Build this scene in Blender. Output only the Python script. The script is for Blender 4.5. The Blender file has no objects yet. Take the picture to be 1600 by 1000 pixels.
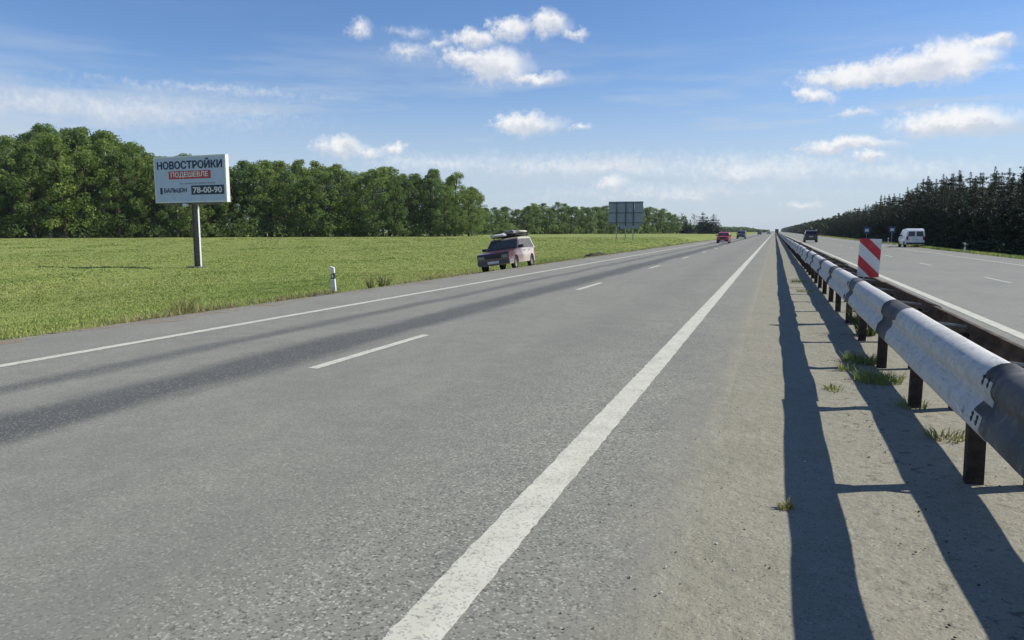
import bpy, bmesh, math, random
import numpy as np
from mathutils import Vector, Matrix, Quaternion

random.seed(7); RNG = np.random.default_rng(7)
scene = bpy.context.scene
C = scene.collection
R = math.radians

# ------------------------------------------------------------------ camera, sky, sun, exposure
CAM_H = 1.6; FPX = 1130.0; YAW = R(19.849); PITCH = R(7.013)
cam_d = bpy.data.cameras.new('camera'); cam = bpy.data.objects.new('camera', cam_d); C.objects.link(cam)
cam.location = (0, 0, CAM_H); cam.rotation_euler = (math.pi/2 - PITCH, 0, YAW)
cam_d.sensor_width = 36; cam_d.lens = FPX*36/1600; cam_d.clip_end = 30000; cam_d.clip_start = 0.05
scene.camera = cam
F = np.array([-math.sin(YAW)*math.cos(PITCH), math.cos(YAW)*math.cos(PITCH), -math.sin(PITCH)])
RT = np.array([math.cos(YAW), math.sin(YAW), 0.0]); UP = np.cross(RT, F)
def ray(px, py): return F + RT*(px-800)/FPX + UP*(500-py)/FPX
def ground(px, py, z=0.0):
    d = ray(px, py); t = (z-CAM_H)/d[2]; return np.array([0, 0, CAM_H]) + d*t
def at_depth(px, py, depth): return np.array([0, 0, CAM_H]) + ray(px, py)*depth
def proj(P):
    d = np.array(P, float) - [0, 0, CAM_H]; z = d@F
    return 800+FPX*(d@RT)/z, 500-FPX*(d@UP)/z

SUN = Vector((0.975, 0.50, 1.0)).normalized()
SUN_EL = math.asin(SUN.z); SUN_AZ = math.atan2(SUN.x, SUN.y)
sl = bpy.data.lights.new('sun', 'SUN'); sl.energy = 5.0; sl.angle = R(0.55); sl.color = (1.0, 0.95, 0.85)
so = bpy.data.objects.new('sun', sl); C.objects.link(so)
so.rotation_euler = SUN.to_track_quat('Z', 'Y').to_euler(); so.location = (60, 30, 60)
scene.view_settings.view_transform = 'Standard'; scene.view_settings.look = 'None'
scene.view_settings.exposure = 0.2; scene.view_settings.gamma = 1.0
SKY_STRENGTH = 0.080
cy = scene.cycles; cy.max_bounces = 4; cy.diffuse_bounces = 2; cy.glossy_bounces = 2; cy.transmission_bounces = 3; cy.transparent_max_bounces = 4
cy.use_adaptive_sampling = True; cy.adaptive_threshold = 0.02; cy.use_denoising = True; cy.caustics_reflective = False; cy.caustics_refractive = False

# (centre x, centre y, half width, half height, peak) of each cloud puff, seen from the road
PUFFS = [(560,41,22,14,.62),(640,80,46,13,.5),(692,70,20,11,.5),(640,50,36,9,.32),
 (738,60,42,15,1),(800,44,40,18,1),(858,38,32,22,1),(897,52,32,9,.7),
 (735,92,50,15,1),(775,102,58,30,1.1),(832,122,55,11,.9),
 (825,195,55,20,1),(800,190,30,16,1),(905,201,17,8,.7),(530,229,46,16,.85),(578,238,28,11,.7),(611,231,20,13,.9),
 (1335,119,82,17,1.1),(1420,103,62,24,1.1),(1482,96,62,30,1.2),(1530,90,28,15,.8),(1548,66,32,11,1),(1400,124,140,11,.9),
 (1272,150,28,13,1),(1490,190,84,22,1.1),(1440,194,40,15,.9),(1535,189,44,12,.9),
 (1325,228,76,12,.95),(1362,247,24,10,.8),(1340,175,30,8,.45),
 (955,288,32,14,.75),(1150,278,42,15,.7),(1080,308,30,9,.55),(1250,322,28,9,.5),
 (900,264,300,24,.40),(1180,268,190,30,.42),(690,256,150,18,.34),(1060,302,240,16,.30),(1400,272,160,18,.30),(170,175,260,24,.30),(330,140,160,9,.24)]
def build_world():
    w = bpy.data.worlds.new('World'); scene.world = w; w.use_nodes = True
    w.cycles.sampling_method = 'MANUAL'; w.cycles.sample_map_resolution = 256
    nt = w.node_tree; N = nt.nodes; L = nt.links; N.clear()
    out = N.new('ShaderNodeOutputWorld')
    sk = N.new('ShaderNodeTexSky'); sk.sky_type = 'NISHITA'; sk.sun_disc = False
    sk.sun_elevation = SUN_EL; sk.sun_rotation = SUN_AZ; sk.air_density = 1.0; sk.dust_density = 0.2; sk.ozone_density = 2.0
    tint = N.new('ShaderNodeMix'); tint.data_type = 'RGBA'; tint.blend_type = 'MULTIPLY'; tint.inputs[0].default_value = 1
    L.new(sk.outputs[0], tint.inputs[6]); tint.inputs[7].default_value = (0.88, 1.10, 1.42, 1)
    b1 = N.new('ShaderNodeBackground'); b1.inputs[1].default_value = SKY_STRENGTH; L.new(tint.outputs[2], b1.inputs[0])
    tc = N.new('ShaderNodeTexCoord'); gen = tc.outputs['Generated']
    def M(op, a, b=None, c=None):
        n = N.new('ShaderNodeMath'); n.operation = op
        for i, v in enumerate((a, b, c)):
            if v is None: continue
            if isinstance(v, (int, float)): n.inputs[i].default_value = v
            else: L.new(v, n.inputs[i])
        return n.outputs[0]
    def V(op, a, b):
        n = N.new('ShaderNodeVectorMath'); n.operation = op
        for i, v in enumerate((a, b)):
            if v is None: continue
            if isinstance(v, tuple): n.inputs[i].default_value = v
            else: L.new(v, n.inputs[i])
        return n.outputs['Value'] if op == 'LENGTH' else n.outputs[0]
    def noise(vec, scale, detail=4, rough=.6):
        n = N.new('ShaderNodeTexNoise'); n.inputs['Scale'].default_value = scale; n.inputs['Detail'].default_value = detail
        n.inputs['Roughness'].default_value = rough; L.new(vec, n.inputs['Vector']); return n
    sep = N.new('ShaderNodeSeparateXYZ'); L.new(gen, sep.inputs[0])
    az = M('ARCTAN2', sep.outputs[0], sep.outputs[1])                 # clockwise from +Y
    el = M('ARCSINE', sep.outputs[2])
    period = R(80.0); a0 = -YAW - period/2                            # the same weather all round the sky
    azw = M('WRAP', az, a0+period, a0)
    cmb = N.new('ShaderNodeCombineXYZ'); L.new(azw, cmb.inputs[0]); L.new(el, cmb.inputs[1])
    pos = cmb.outputs[0]
    d1c = noise(gen, 30, 4, .68).outputs['Color']
    p = V('ADD', pos, V('MULTIPLY', V('SUBTRACT', d1c, (.5, .5, .5)), (.062, .034, 0)))
    best = None; hs = None; ws = None
    for (cx, cy, hw, hh, pk) in PUFFS:
        d = ray(cx, cy); d = d/np.linalg.norm(d); a = math.atan2(d[0], d[1]); e = math.asin(d[2])
        sx, sy = FPX/hw*.92, FPX/hh*.92
        qn = N.new('ShaderNodeVectorMath'); qn.operation = 'MULTIPLY_ADD'; L.new(p, qn.inputs[0]); qn.inputs[1].default_value = (sx, sy, 0); qn.inputs[2].default_value = (-a*sx, -e*sy, 0)
        v = M('MULTIPLY_ADD', V('LENGTH', qn.outputs[0], None), -pk, pk)
        best = v if best is None else M('MAXIMUM', best, v)
        wv = M('MAXIMUM', v, 0.0); sq = N.new('ShaderNodeSeparateXYZ'); L.new(qn.outputs[0], sq.inputs[0])
        hs = M('MULTIPLY', wv, sq.outputs[1]) if hs is None else M('MULTIPLY_ADD', wv, sq.outputs[1], hs); ws = wv if ws is None else M('ADD', ws, wv)
    fine = noise(gen, 120, 4, .7).outputs[0]
    dens = M('ADD', best, M('MULTIPLY', M('SUBTRACT', fine, .5), .62))
    mr = N.new('ShaderNodeMapRange'); mr.interpolation_type = 'SMOOTHSTEP'; L.new(dens, mr.inputs[0])
    mr.inputs[1].default_value = -.08; mr.inputs[2].default_value = .74; mr.inputs[4].default_value = .93
    # thin high veil, thicker towards the horizon
    mp = N.new('ShaderNodeMapping'); mp.inputs['Scale'].default_value = (1.2, 1.2, 11); mp.inputs['Rotation'].default_value = (R(4), R(5), 0); L.new(gen, mp.inputs[0])
    veil = noise(mp.outputs[0], 2.6, 4, .6).outputs[0]
    vm = N.new('ShaderNodeMapRange'); vm.interpolation_type = 'SMOOTHSTEP'; L.new(veil, vm.inputs[0]); vm.inputs[1].default_value = .36; vm.inputs[2].default_value = .70
    hm = N.new('ShaderNodeMapRange'); hm.interpolation_type = 'SMOOTHSTEP'; L.new(el, hm.inputs[0])
    hm.inputs[1].default_value = .29; hm.inputs[2].default_value = .10; hm.inputs[3].default_value = 0.0; hm.inputs[4].default_value = .85
    va = M('MULTIPLY', vm.outputs[0], hm.outputs[0])
    lowm = N.new('ShaderNodeMapRange'); L.new(el, lowm.inputs[0]); lowm.interpolation_type = 'SMOOTHSTEP'
    lowm.inputs[1].default_value = .23; lowm.inputs[2].default_value = .02; lowm.inputs[4].default_value = .76
    va = M('MAXIMUM', va, lowm.outputs[0])
    bv = N.new('ShaderNodeBackground'); bv.inputs[0].default_value = (.56, .64, .745, 1); bv.inputs[1].default_value = .87
    bc = N.new('ShaderNodeBackground'); bc.inputs[1].default_value = .90
    hy = M('DIVIDE', hs, M('ADD', ws, .02)); d1s = N.new('ShaderNodeSeparateXYZ'); L.new(d1c, d1s.inputs[0])
    lit = N.new('ShaderNodeMapRange'); lit.interpolation_type = 'SMOOTHSTEP'; L.new(M('ADD', hy, M('MULTIPLY', M('SUBTRACT', d1s.outputs[2], .5), 1.3)), lit.inputs[0])
    lit.inputs[1].default_value = -.45; lit.inputs[2].default_value = .30
    cr = N.new('ShaderNodeMix'); cr.data_type = 'RGBA'; L.new(lit.outputs[0], cr.inputs[0])
    cr.inputs[6].default_value = (.64, .675, .75, 1); cr.inputs[7].default_value = (.93, .93, .93, 1); L.new(cr.outputs[2], bc.inputs[0])
    m1 = N.new('ShaderNodeMixShader'); L.new(va, m1.inputs[0]); L.new(b1.outputs[0], m1.inputs[1]); L.new(bv.outputs[0], m1.inputs[2])
    m2 = N.new('ShaderNodeMixShader'); L.new(mr.outputs[0], m2.inputs[0]); L.new(m1.outputs[0], m2.inputs[1]); L.new(bc.outputs[0], m2.inputs[2])
    L.new(m2.outputs[0], out.inputs[0])
build_world()

# ------------------------------------------------------------------ helpers
def link(o, parent=None):
    C.objects.link(o)
    if parent is not None: o.parent = parent
    return o
def tag(o, label=None, cat=None, group=None, kind=None):
    if label: o['label'] = label
    if cat: o['category'] = cat
    if group: o['group'] = group
    if kind: o['kind'] = kind
    return o
def thing(name, label, cat, loc=(0, 0, 0), rot=(0, 0, 0), group=None):
    o = bpy.data.objects.new(name, None); o.empty_display_size = .2; C.objects.link(o)
    o.location = loc; o.rotation_euler = rot
    return tag(o, label, cat, group)
def mobj(name, me, mat, parent=None):
    o = bpy.data.objects.new(name, me)
    if mat is not None and len(me.materials) == 0: me.materials.append(mat)
    return link(o, parent)
def from_bm(name, bm, mat, parent=None, smooth=False, bevel=0):
    if bevel: bmesh.ops.bevel(bm, geom=[e for e in bm.edges if e.is_manifold and e.calc_face_angle(0) > .5], offset=bevel, segments=2, affect='EDGES', profile=.5)
    bmesh.ops.recalc_face_normals(bm, faces=bm.faces)
    me = bpy.data.meshes.new(name); bm.to_mesh(me); bm.free()
    if smooth: me.polygons.foreach_set('use_smooth', [True]*len(me.polygons))
    return mobj(name, me, mat, parent)
def np_mesh(name, V, Fc, attrs=None, smooth=False):
    """V (n,3), Fc (m,k) with constant k"""
    V = np.asarray(V, np.float32); Fc = np.asarray(Fc, np.int32); me = bpy.data.meshes.new(name)
    k = Fc.shape[1]; me.vertices.add(len(V)); me.vertices.foreach_set('co', V.ravel())
    me.loops.add(Fc.size); me.loops.foreach_set('vertex_index', Fc.ravel())
    me.polygons.add(len(Fc)); me.polygons.foreach_set('loop_start', np.arange(0, Fc.size, k, dtype=np.int32))
    try: me.polygons.foreach_set('loop_total', np.full(len(Fc), k, np.int32))
    except Exception: pass
    if smooth: me.polygons.foreach_set('use_smooth', np.ones(len(Fc), bool))
    me.update(calc_edges=True)
    for an, av in (attrs or {}).items():
        a = me.attributes.new(an, 'FLOAT', 'FACE'); a.data.foreach_set('value', np.asarray(av, np.float32))
    me.validate(); return me
def box(bm, x0, x1, y0, y1, z0, z1):
    v = [bm.verts.new(p) for p in ((x0,y0,z0),(x1,y0,z0),(x1,y1,z0),(x0,y1,z0),(x0,y0,z1),(x1,y0,z1),(x1,y1,z1),(x0,y1,z1))]
    for f in ((0,3,2,1),(4,5,6,7),(0,1,5,4),(1,2,6,5),(2,3,7,6),(3,0,4,7)): bm.faces.new([v[i] for i in f])
    return v
def boxo(name, mat, parent, x0, x1, y0, y1, z0, z1, bevel=0):
    bm = bmesh.new(); box(bm, x0, x1, y0, y1, z0, z1); return from_bm(name, bm, mat, parent, bevel=bevel)
def tube(bm, pts, rads, seg=8, cap=True):
    rings = []
    for i, (p, r) in enumerate(zip(pts, rads)):
        p = Vector(p); a = Vector(pts[max(i-1, 0)]); b = Vector(pts[min(i+1, len(pts)-1)]); d = (b-a).normalized()
        q = d.to_track_quat('Z', 'Y')
        rings.append([bm.verts.new(p + q @ Vector((r*math.cos(2*math.pi*k/seg), r*math.sin(2*math.pi*k/seg), 0))) for k in range(seg)])
    for a, b in zip(rings[:-1], rings[1:]):
        for k in range(seg): bm.faces.new((a[k], a[(k+1) % seg], b[(k+1) % seg], b[k]))
    if cap: bm.faces.new(rings[0][::-1]); bm.faces.new(rings[-1])
def prism(bm, poly, axis_vals, fn):
    """extrude 2D polygon between two values; fn(u,v,t)->xyz"""
    a = [bm.verts.new(fn(u, v, axis_vals[0])) for u, v in poly]; b = [bm.verts.new(fn(u, v, axis_vals[1])) for u, v in poly]
    n = len(poly)
    for i in range(n): bm.faces.new((a[i], a[(i+1) % n], b[(i+1) % n], b[i]))
    bm.faces.new(a[::-1]); bm.faces.new(b)
ONES = ['zeroth','first','second','third','fourth','fifth','sixth','seventh','eighth','ninth','tenth','eleventh','twelfth','thirteenth','fourteenth','fifteenth','sixteenth','seventeenth','eighteenth','nineteenth']
TENS = {20:('twentieth','twenty'),30:('thirtieth','thirty'),40:('fortieth','forty'),50:('fiftieth','fifty'),60:('sixtieth','sixty'),70:('seventieth','seventy'),80:('eightieth','eighty'),90:('ninetieth','ninety'),100:('hundredth','hundred')}
def ordinal(n):
    if n < 20: return ONES[n]
    if n > 100: return 'hundred-and-'+ordinal(n-100)
    t = n//10*10; return TENS[t][0] if n == t else TENS[t][1]+'-'+ONES[n-t]

# ------------------------------------------------------------------ materials
class MT:
    def __init__(s, name, rough=.7, metal=0, spec=.5):
        s.m = bpy.data.materials.new(name); s.m.use_nodes = True; s.nt = s.m.node_tree; s.N = s.nt.nodes; s.L = s.nt.links
        s.b = s.N['Principled BSDF']; s.b.inputs['Roughness'].default_value = rough; s.b.inputs['Metallic'].default_value = metal
        s.b.inputs['Specular IOR Level'].default_value = spec
    def set(s, sock, v):
        i = s.b.inputs[sock]
        if hasattr(v, 'is_output'): s.L.new(v, i)
        else: i.default_value = v
    def pos(s): return s.N.new('ShaderNodeNewGeometry').outputs['Position']
    def obj(s): return s.N.new('ShaderNodeTexCoord').outputs['Object']
    def inp(s, n, i, v):
        if v is None: return
        if hasattr(v, 'is_output'): s.L.new(v, n.inputs[i])
        else: n.inputs[i].default_value = v
    def math(s, op, a, b=None, c=None, clamp=False):
        n = s.N.new('ShaderNodeMath'); n.operation = op; n.use_clamp = clamp
        for i, v in enumerate((a, b, c)): s.inp(n, i, v)
        return n.outputs[0]
    def map(s, vec, scale=(1, 1, 1), loc=(0, 0, 0)):
        n = s.N.new('ShaderNodeMapping'); n.inputs['Scale'].default_value = scale; n.inputs['Location'].default_value = loc; s.L.new(vec, n.inputs[0]); return n.outputs[0]
    def noise(s, vec, scale, detail=3, rough=.55, out=0):
        n = s.N.new('ShaderNodeTexNoise'); n.inputs['Scale'].default_value = scale; n.inputs['Detail'].default_value = detail; n.inputs['Roughness'].default_value = rough
        s.L.new(vec, n.inputs['Vector']); return n.outputs[out]
    def voro(s, vec, scale, out='Distance'):
        n = s.N.new('ShaderNodeTexVoronoi'); n.inputs['Scale'].default_value = scale; s.L.new(vec, n.inputs['Vector']); return n.outputs[out]
    def ss(s, v, a, b, lo=0.0, hi=1.0):
        n = s.N.new('ShaderNodeMapRange'); n.interpolation_type = 'SMOOTHSTEP'; s.inp(n, 0, v)
        for i, q in ((1, a), (2, b), (3, lo), (4, hi)): n.inputs[i].default_value = q
        return n.outputs[0]
    def lin(s, v, a, b, lo=0.0, hi=1.0):
        n = s.N.new('ShaderNodeMapRange'); s.inp(n, 0, v)
        for i, q in ((1, a), (2, b), (3, lo), (4, hi)): n.inputs[i].default_value = q
        return n.outputs[0]
    def mix(s, f, a, b, mode='MIX'):
        n = s.N.new('ShaderNodeMix'); n.data_type = 'RGBA'; n.blend_type = mode
        s.inp(n, 0, f)
        for i, v in ((6, a), (7, b)):
            if hasattr(v, 'is_output'): s.L.new(v, n.inputs[i])
            else: n.inputs[i].default_value = (*v[:3], 1)
        return n.outputs[2]
    def grey(s, v):
        n = s.N.new('ShaderNodeCombineColor')
        for i in range(3): s.L.new(v, n.inputs[i])
        return n.outputs[0]
    def sep(s, v):
        n = s.N.new('ShaderNodeSeparateXYZ'); s.L.new(v, n.inputs[0]); return n.outputs
    def bump(s, h, strength=.3, dist=.01):
        n = s.N.new('ShaderNodeBump'); n.inputs['Strength'].default_value = strength; n.inputs['Distance'].default_value = dist
        s.L.new(h, n.inputs['Height']); s.L.new(n.outputs[0], s.b.inputs['Normal'])
    def attr(s, name):
        n = s.N.new('ShaderNodeAttribute'); n.attribute_name = name; return n.outputs['Fac']
    def rnd(s): return s.N.new('ShaderNodeObjectInfo').outputs['Random']

def simple(name, col, rough=.6, metal=0, spec=.5, var=.15, scale=8, coat=0):
    m = MT(name, rough, metal, spec); n = m.noise(m.obj(), scale, 4, .6)
    a = tuple(c*(1-var) for c in col); b = tuple(min(1, c*(1+var)) for c in col)
    m.set('Base Color', m.mix(m.ss(n, .3, .7), a, b))
    m.set('Roughness', m.lin(n, .2, .8, max(.02, rough-.08), min(1, rough+.1)))
    if coat: m.b.inputs['Coat Weight'].default_value = coat; m.b.inputs['Coat Roughness'].default_value = .08
    return m.m

def asphalt_material(name, left=True):
    m = MT(name, .85, 0, .3); P = m.pos(); x, y, z = m.sep(P)
    big = m.noise(m.map(P, (1, .12, 1)), .9, 4, .6); mid = m.noise(P, 3.2, 4, .6)
    g1 = m.voro(P, 84, 'Color'); g1v = m.sep(g1)[0]; g2 = m.noise(P, 55, 3, .7)
    base = m.mix(m.ss(mid, .25, .75), (.182, .181, .151), (.222, .220, .182))
    base = m.mix(m.math('MULTIPLY', m.ss(big, .4, .75), .6), base, (.228, .224, .184))
    xw = m.math('ADD', x, m.math('MULTIPLY', m.math('SUBTRACT', m.noise(m.map(P, (1, .25, 1)), .8, 4, .65), .5), .75))
    def band(c, hw, soft):
        return m.ss(m.math('ABSOLUTE', m.math('SUBTRACT', xw, c)), hw+soft, max(hw-soft, 0.0))
    if left:
        dk = m.math('MAXIMUM', m.math('MULTIPLY', band(-5.85, .44, .24), 1.0), m.math('MULTIPLY', band(-7.35, .14, .2), .8))
        dk = m.math('MAXIMUM', dk, m.math('MULTIPLY', band(-2.6, .4, .5), .16))
        base = m.mix(dk, base, (.078, .080, .076))
        sh = m.ss(xw, -8.7, -9.1); base = m.mix(m.math('MULTIPLY', sh, .75), base, (.222, .214, .176))
        coarse = m.ss(m.math('ABSOLUTE', m.math('ADD', x, 1.3)), 1.5, .25)
    else:
        dk = m.math('MAXIMUM', m.math('MULTIPLY', band(8.2, .45, .3), .22), m.math('MULTIPLY', band(9.9, .3, .25), .2))
        base = m.mix(dk, base, (.137, .139, .126))
        base = m.mix(.5, base, (.217, .219, .189))
        coarse = None
    # stone grain: pale chips and dark pits
    chip = m.ss(g1v, .80, .98); pit = m.ss(g1v, .26, .05)
    amt = m.lin(coarse, 0, 1, .48, 1.0) if coarse is not None else .5
    base = m.mix(m.math('MULTIPLY', chip, amt), base, (.365, .361, .299))
    base = m.mix(m.math('MULTIPLY', pit, m.math('MULTIPLY', amt, .85)), base, (.073, .073, .066))
    base = m.mix(m.math('MULTIPLY', m.ss(g2, .52, .72), .25), base, (.286, .282, .237))
    # cracks and stains
    mo = m.noise(m.map(P, (1, .6, 1), (7, 2, 0)), .55, 5, .7); base = m.mix(m.math('MULTIPLY', m.ss(mo, .42, .68), .32), base, (.128, .130, .122))
    st = m.ss(m.noise(m.map(P, (.8, .35, 1), (3, 1, 0)), 1.3, 5, .7), .62, .78); base = m.mix(m.math('MULTIPLY', st, .35), base, (.108, .108, .112))
    if left:   # dust blown from the median over the verge of the asphalt
        e = m.math('ADD', x, m.math('MULTIPLY', m.math('SUBTRACT', m.noise(P, 2.1, 5, .7), .5), 1.1))
        d = m.math('MAXIMUM', m.ss(e, -1.0, .05, 0, .95), m.ss(x, -.70, -.37)); base = m.mix(d, base, dirt_color(m, P))
        m.bump(m.math('MULTIPLY', d, m.math('ADD', m.noise(P, 60, 2, .7), m.math('MULTIPLY', m.noise(P, 9, 2, .6), 3))), .45, .014)
    m.set('Base Color', base)
    return m.m
def dirt_color(m, P):
    n1 = m.noise(P, 1.6, 5, .65); n2 = m.noise(P, 11, 4, .65); n3 = m.noise(P, 70, 3, .7); v = m.sep(m.voro(P, 105, 'Color'))[1]
    c = m.mix(m.ss(n1, .3, .7), (.228, .216, .165), (.268, .254, .199)); c = m.mix(m.math('MULTIPLY', m.ss(n2, .45, .72), .45), c, (.188, .178, .135))
    c = m.mix(m.math('MULTIPLY', m.ss(n3, .5, .7), .4), c, (.308, .296, .240)); c = m.mix(m.math('MULTIPLY', m.ss(v, .92, .99), .6), c, (.368, .360, .308))
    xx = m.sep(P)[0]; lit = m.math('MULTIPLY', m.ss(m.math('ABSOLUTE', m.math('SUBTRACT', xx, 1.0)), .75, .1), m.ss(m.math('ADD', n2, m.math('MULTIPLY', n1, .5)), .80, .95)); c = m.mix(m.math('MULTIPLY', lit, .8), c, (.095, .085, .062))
    c = m.mix(m.math('MULTIPLY', m.ss(n1, .58, .74), .35), c, (.20, .185, .144))
    c = m.mix(m.math('MULTIPLY', m.ss(v, .09, .02), .6), c, (.096, .088, .081)); return c
def dirt_material():
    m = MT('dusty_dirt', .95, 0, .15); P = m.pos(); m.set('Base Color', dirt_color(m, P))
    h = m.math('ADD', m.noise(P, 60, 2, .7), m.math('MULTIPLY', m.noise(P, 9, 2, .6), 3)); m.bump(h, .45, .014); return m.m
def paint_material(name, col=(.542, .533, .439), wear=.5):
    m = MT(name, .75, 0, .3); P = m.pos()
    n = m.noise(P, 38, 4, .75); n2 = m.noise(P, 4, 4, .6); g = m.sep(m.voro(P, 95, 'Color'))[0]
    c = m.mix(m.ss(n2, .3, .75), col, tuple(k*.84 for k in col)); c = m.mix(m.math('MULTIPLY', m.ss(g, .25, .05), .55), c, (.189, .189, .181))
    c = m.mix(m.math('MULTIPLY', m.ss(m.math('ADD', n, m.math('MULTIPLY', n2, .35)), .86-wear*.2, .98-wear*.2), .85), c, (.181, .181, .176))
    m.set('Base Color', c); m.bump(n, .3, .004); return m.m
def ground_material():
    m = MT('meadow_ground', .95, 0, .1); P = m.pos(); x, y, z = m.sep(P)
    n1 = m.noise(m.map(P, (.5, .5, .5)), .12, 4, .6); n2 = m.noise(P, .9, 4, .65); n3 = m.noise(P, 7, 4, .7); n4 = m.noise(P, 40, 3, .7)
    c = m.mix(m.ss(n1, .35, .65), (.165, .208, .052), (.225, .260, .076)); c = m.mix(m.math('MULTIPLY', m.ss(n2, .42, .7), .6), c, (.25, .275, .095))
    c = m.mix(m.math('MULTIPLY', m.ss(n3, .48, .72), .55), c, (.130, .170, .042)); c = m.mix(m.math('MULTIPLY', m.ss(n4, .5, .7), .4), c, (.215, .25, .085))
    # gravel verge beside the two carriageways
    xe = m.math('ADD', x, m.math('MULTIPLY', m.math('SUBTRACT', m.noise(P, 1.1, 5, .75), .5), 1.5))
    gl = m.math('MULTIPLY', m.ss(xe, -11.35, -10.85), m.ss(xe, 14.1, 13.4))
    park = m.ss(m.math('ADD', m.math('POWER', m.math('DIVIDE', m.math('ADD', x, 10.7), 2.0), 2), m.math('POWER', m.math('DIVIDE', m.math('SUBTRACT', y, 30.4), 5.2), 2)), 1.2, .5)
    gl = m.math('MAXIMUM', gl, park)
    gc = m.mix(m.ss(n4, .35, .65), (.20, .19, .165), (.34, .325, .29)); gc = m.mix(m.math('MULTIPLY', m.ss(n2, .4, .6), .35), gc, (.24, .215, .15))
    m.set('Base Color', m.mix(gl, c, gc)); m.bump(m.math('ADD', n4, m.math('MULTIPLY', n3, 3)), .7, .03); return m.m
def blade_material(name, dry=.25, base=(.235, .305, .070), tip=(.410, .465, .155)):
    m = MT(name, .7, 0, .25); P = m.pos(); t = m.attr('tone'); n = m.noise(P, .35, 4, .65); n0 = m.noise(P, .09, 3, .6)
    c = m.mix(m.ss(m.math('ADD', m.math('MULTIPLY', t, .5), m.math('MULTIPLY', n, .6)), .25, .85), base, tip)
    c = m.mix(m.math('MULTIPLY', m.ss(n0, .42, .66), .85), c, (.385, .395, .135)); c = m.mix(m.math('MULTIPLY', m.ss(m.noise(m.map(P, (1.6, .5, 1), (9, 4, 0)), .11, 4, .65), .48, .66), .75), c, (.165, .235, .055))
    x = m.sep(P)[0]; edge = m.ss(m.math('ABSOLUTE', m.math('ADD', x, 11.0)), 1.3, .3)
    dr = m.math('MULTIPLY', m.ss(m.math('ADD', t, m.math('MULTIPLY', edge, .42)), .84, 1.12), dry*2.2)
    c = m.mix(dr, c, (.40, .34, .17)); m.set('Base Color', c)
    tr = m.N.new('ShaderNodeBsdfTranslucent'); m.L.new(c, tr.inputs[0]); ms = m.N.new('ShaderNodeMixShader'); ms.inputs[0].default_value = .35
    m.L.new(m.b.outputs[0], ms.inputs[1]); m.L.new(tr.outputs[0], ms.inputs[2]); m.L.new(ms.outputs[0], m.N['Material Output'].inputs[0]); return m.m
def leaf_material(name, dark, light, trans=.3, vary=.5, alt=None):
    m = MT(name, .6, 0, .3); t = m.attr('tone'); r = m.rnd()
    c = m.mix(m.ss(t, .05, .95), dark, light)
    if alt: c = m.mix(m.math('MULTIPLY', m.ss(r, .35, .95), vary), c, alt)
    c = m.mix(m.math('MULTIPLY', m.ss(m.math('FRACT', m.math('MULTIPLY', r, 7.31)), .3, 1.0), .45), c, tuple(k*.8 for k in dark))
    m.set('Base Color', c); tr = m.N.new('ShaderNodeBsdfTranslucent'); m.L.new(c, tr.inputs[0]); ms = m.N.new('ShaderNodeMixShader'); ms.inputs[0].default_value = trans
    m.L.new(m.b.outputs[0], ms.inputs[1]); m.L.new(tr.outputs[0], ms.inputs[2]); m.L.new(ms.outputs[0], m.N['Material Output'].inputs[0]); return m.m
def bark_material(name, a, b, sc=3):
    m = MT(name, .9, 0, .2); n = m.noise(m.map(m.obj(), (3, 3, .8)), sc, 5, .7); m.set('Base Color', m.mix(m.ss(n, .4, .62), a, b)); m.bump(n, .6, .03); return m.m
def rail_material(name, painted=True, sect=3.6):
    m = MT(name, .7, .0, .25); O = m.obj(); x, y, z = m.sep(O); P = m.pos()
    n = m.noise(P, 9, 5, .7); n2 = m.noise(P, 2.2, 4, .6); n3 = m.noise(m.map(P, (1, .25, 3)), 26, 4, .7)
    steel = m.mix(m.ss(n2, .3, .7), (.058, .059, .064), (.115, .115, .116)); steel = m.mix(m.math('MULTIPLY', m.ss(n3, .55, .75), .5), steel, (.07, .065, .06))
    if painted:
        # each section is painted white except its far end, left bare dark steel where the next one laps it
        yy = m.math('ADD', y, m.math('MULTIPLY', m.math('SUBTRACT', n2, .5), .05))
        corner = m.math('MULTIPLY', m.math('POWER', m.math('ABSOLUTE', m.math('DIVIDE', m.math('SUBTRACT', z, .69), .115)), 6.0), .05)
        e = m.math('SUBTRACT', m.math('SUBTRACT', sect-.42, yy), m.math('MINIMUM', corner, .25))
        pm = m.ss(e, .0, .02)
        white = m.mix(m.ss(n, .3, .75), (.60, .59, .56), (.44, .435, .415)); white = m.mix(m.math('MULTIPLY', m.ss(n3, .52, .68), .65), white, (.30, .295, .285))
        white = m.mix(m.math('MULTIPLY', m.ss(m.noise(P, 5, 5, .75), .62, .72), .6), white, (.24, .24, .245))
        m.set('Base Color', m.mix(pm, steel, white))
    else: m.set('Base Color', m.mix(m.math('MULTIPLY', m.ss(n, .45, .7), .5), steel, (.26, .255, .25)))
    m.set('Roughness', m.lin(n, .2, .8, .6, .85)); m.bump(n3, .15, .004); return m.m

M_ROAD = asphalt_material('road_asphalt', True); M_ROAD_R = asphalt_material('far_road_asphalt', False)
M_DIRT = dirt_material(); M_PAINT = paint_material('road_paint'); M_PAINT_W = paint_material('worn_road_paint', (.46, .455, .38), .75)
M_GROUND = ground_material(); M_BLADE = blade_material('grass_blades'); M_WEED = blade_material('weed_leaves', .3, (.055, .085, .02), (.13, .16, .045))
M_RAIL = rail_material('painted_rail', True); M_BARE = rail_material('bare_rail', False)
M_POST = simple('rusty_dark_steel', (.045, .032, .027), .75, .2, .3, .45, 14)
M_RUST = simple('weathered_brown_steel', (.085, .062, .05), .8, .1, .3, .5, 5)
M_TIE = simple('galvanised_tie', (.36, .35, .33), .55, .3, .5, .3, 12)

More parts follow.
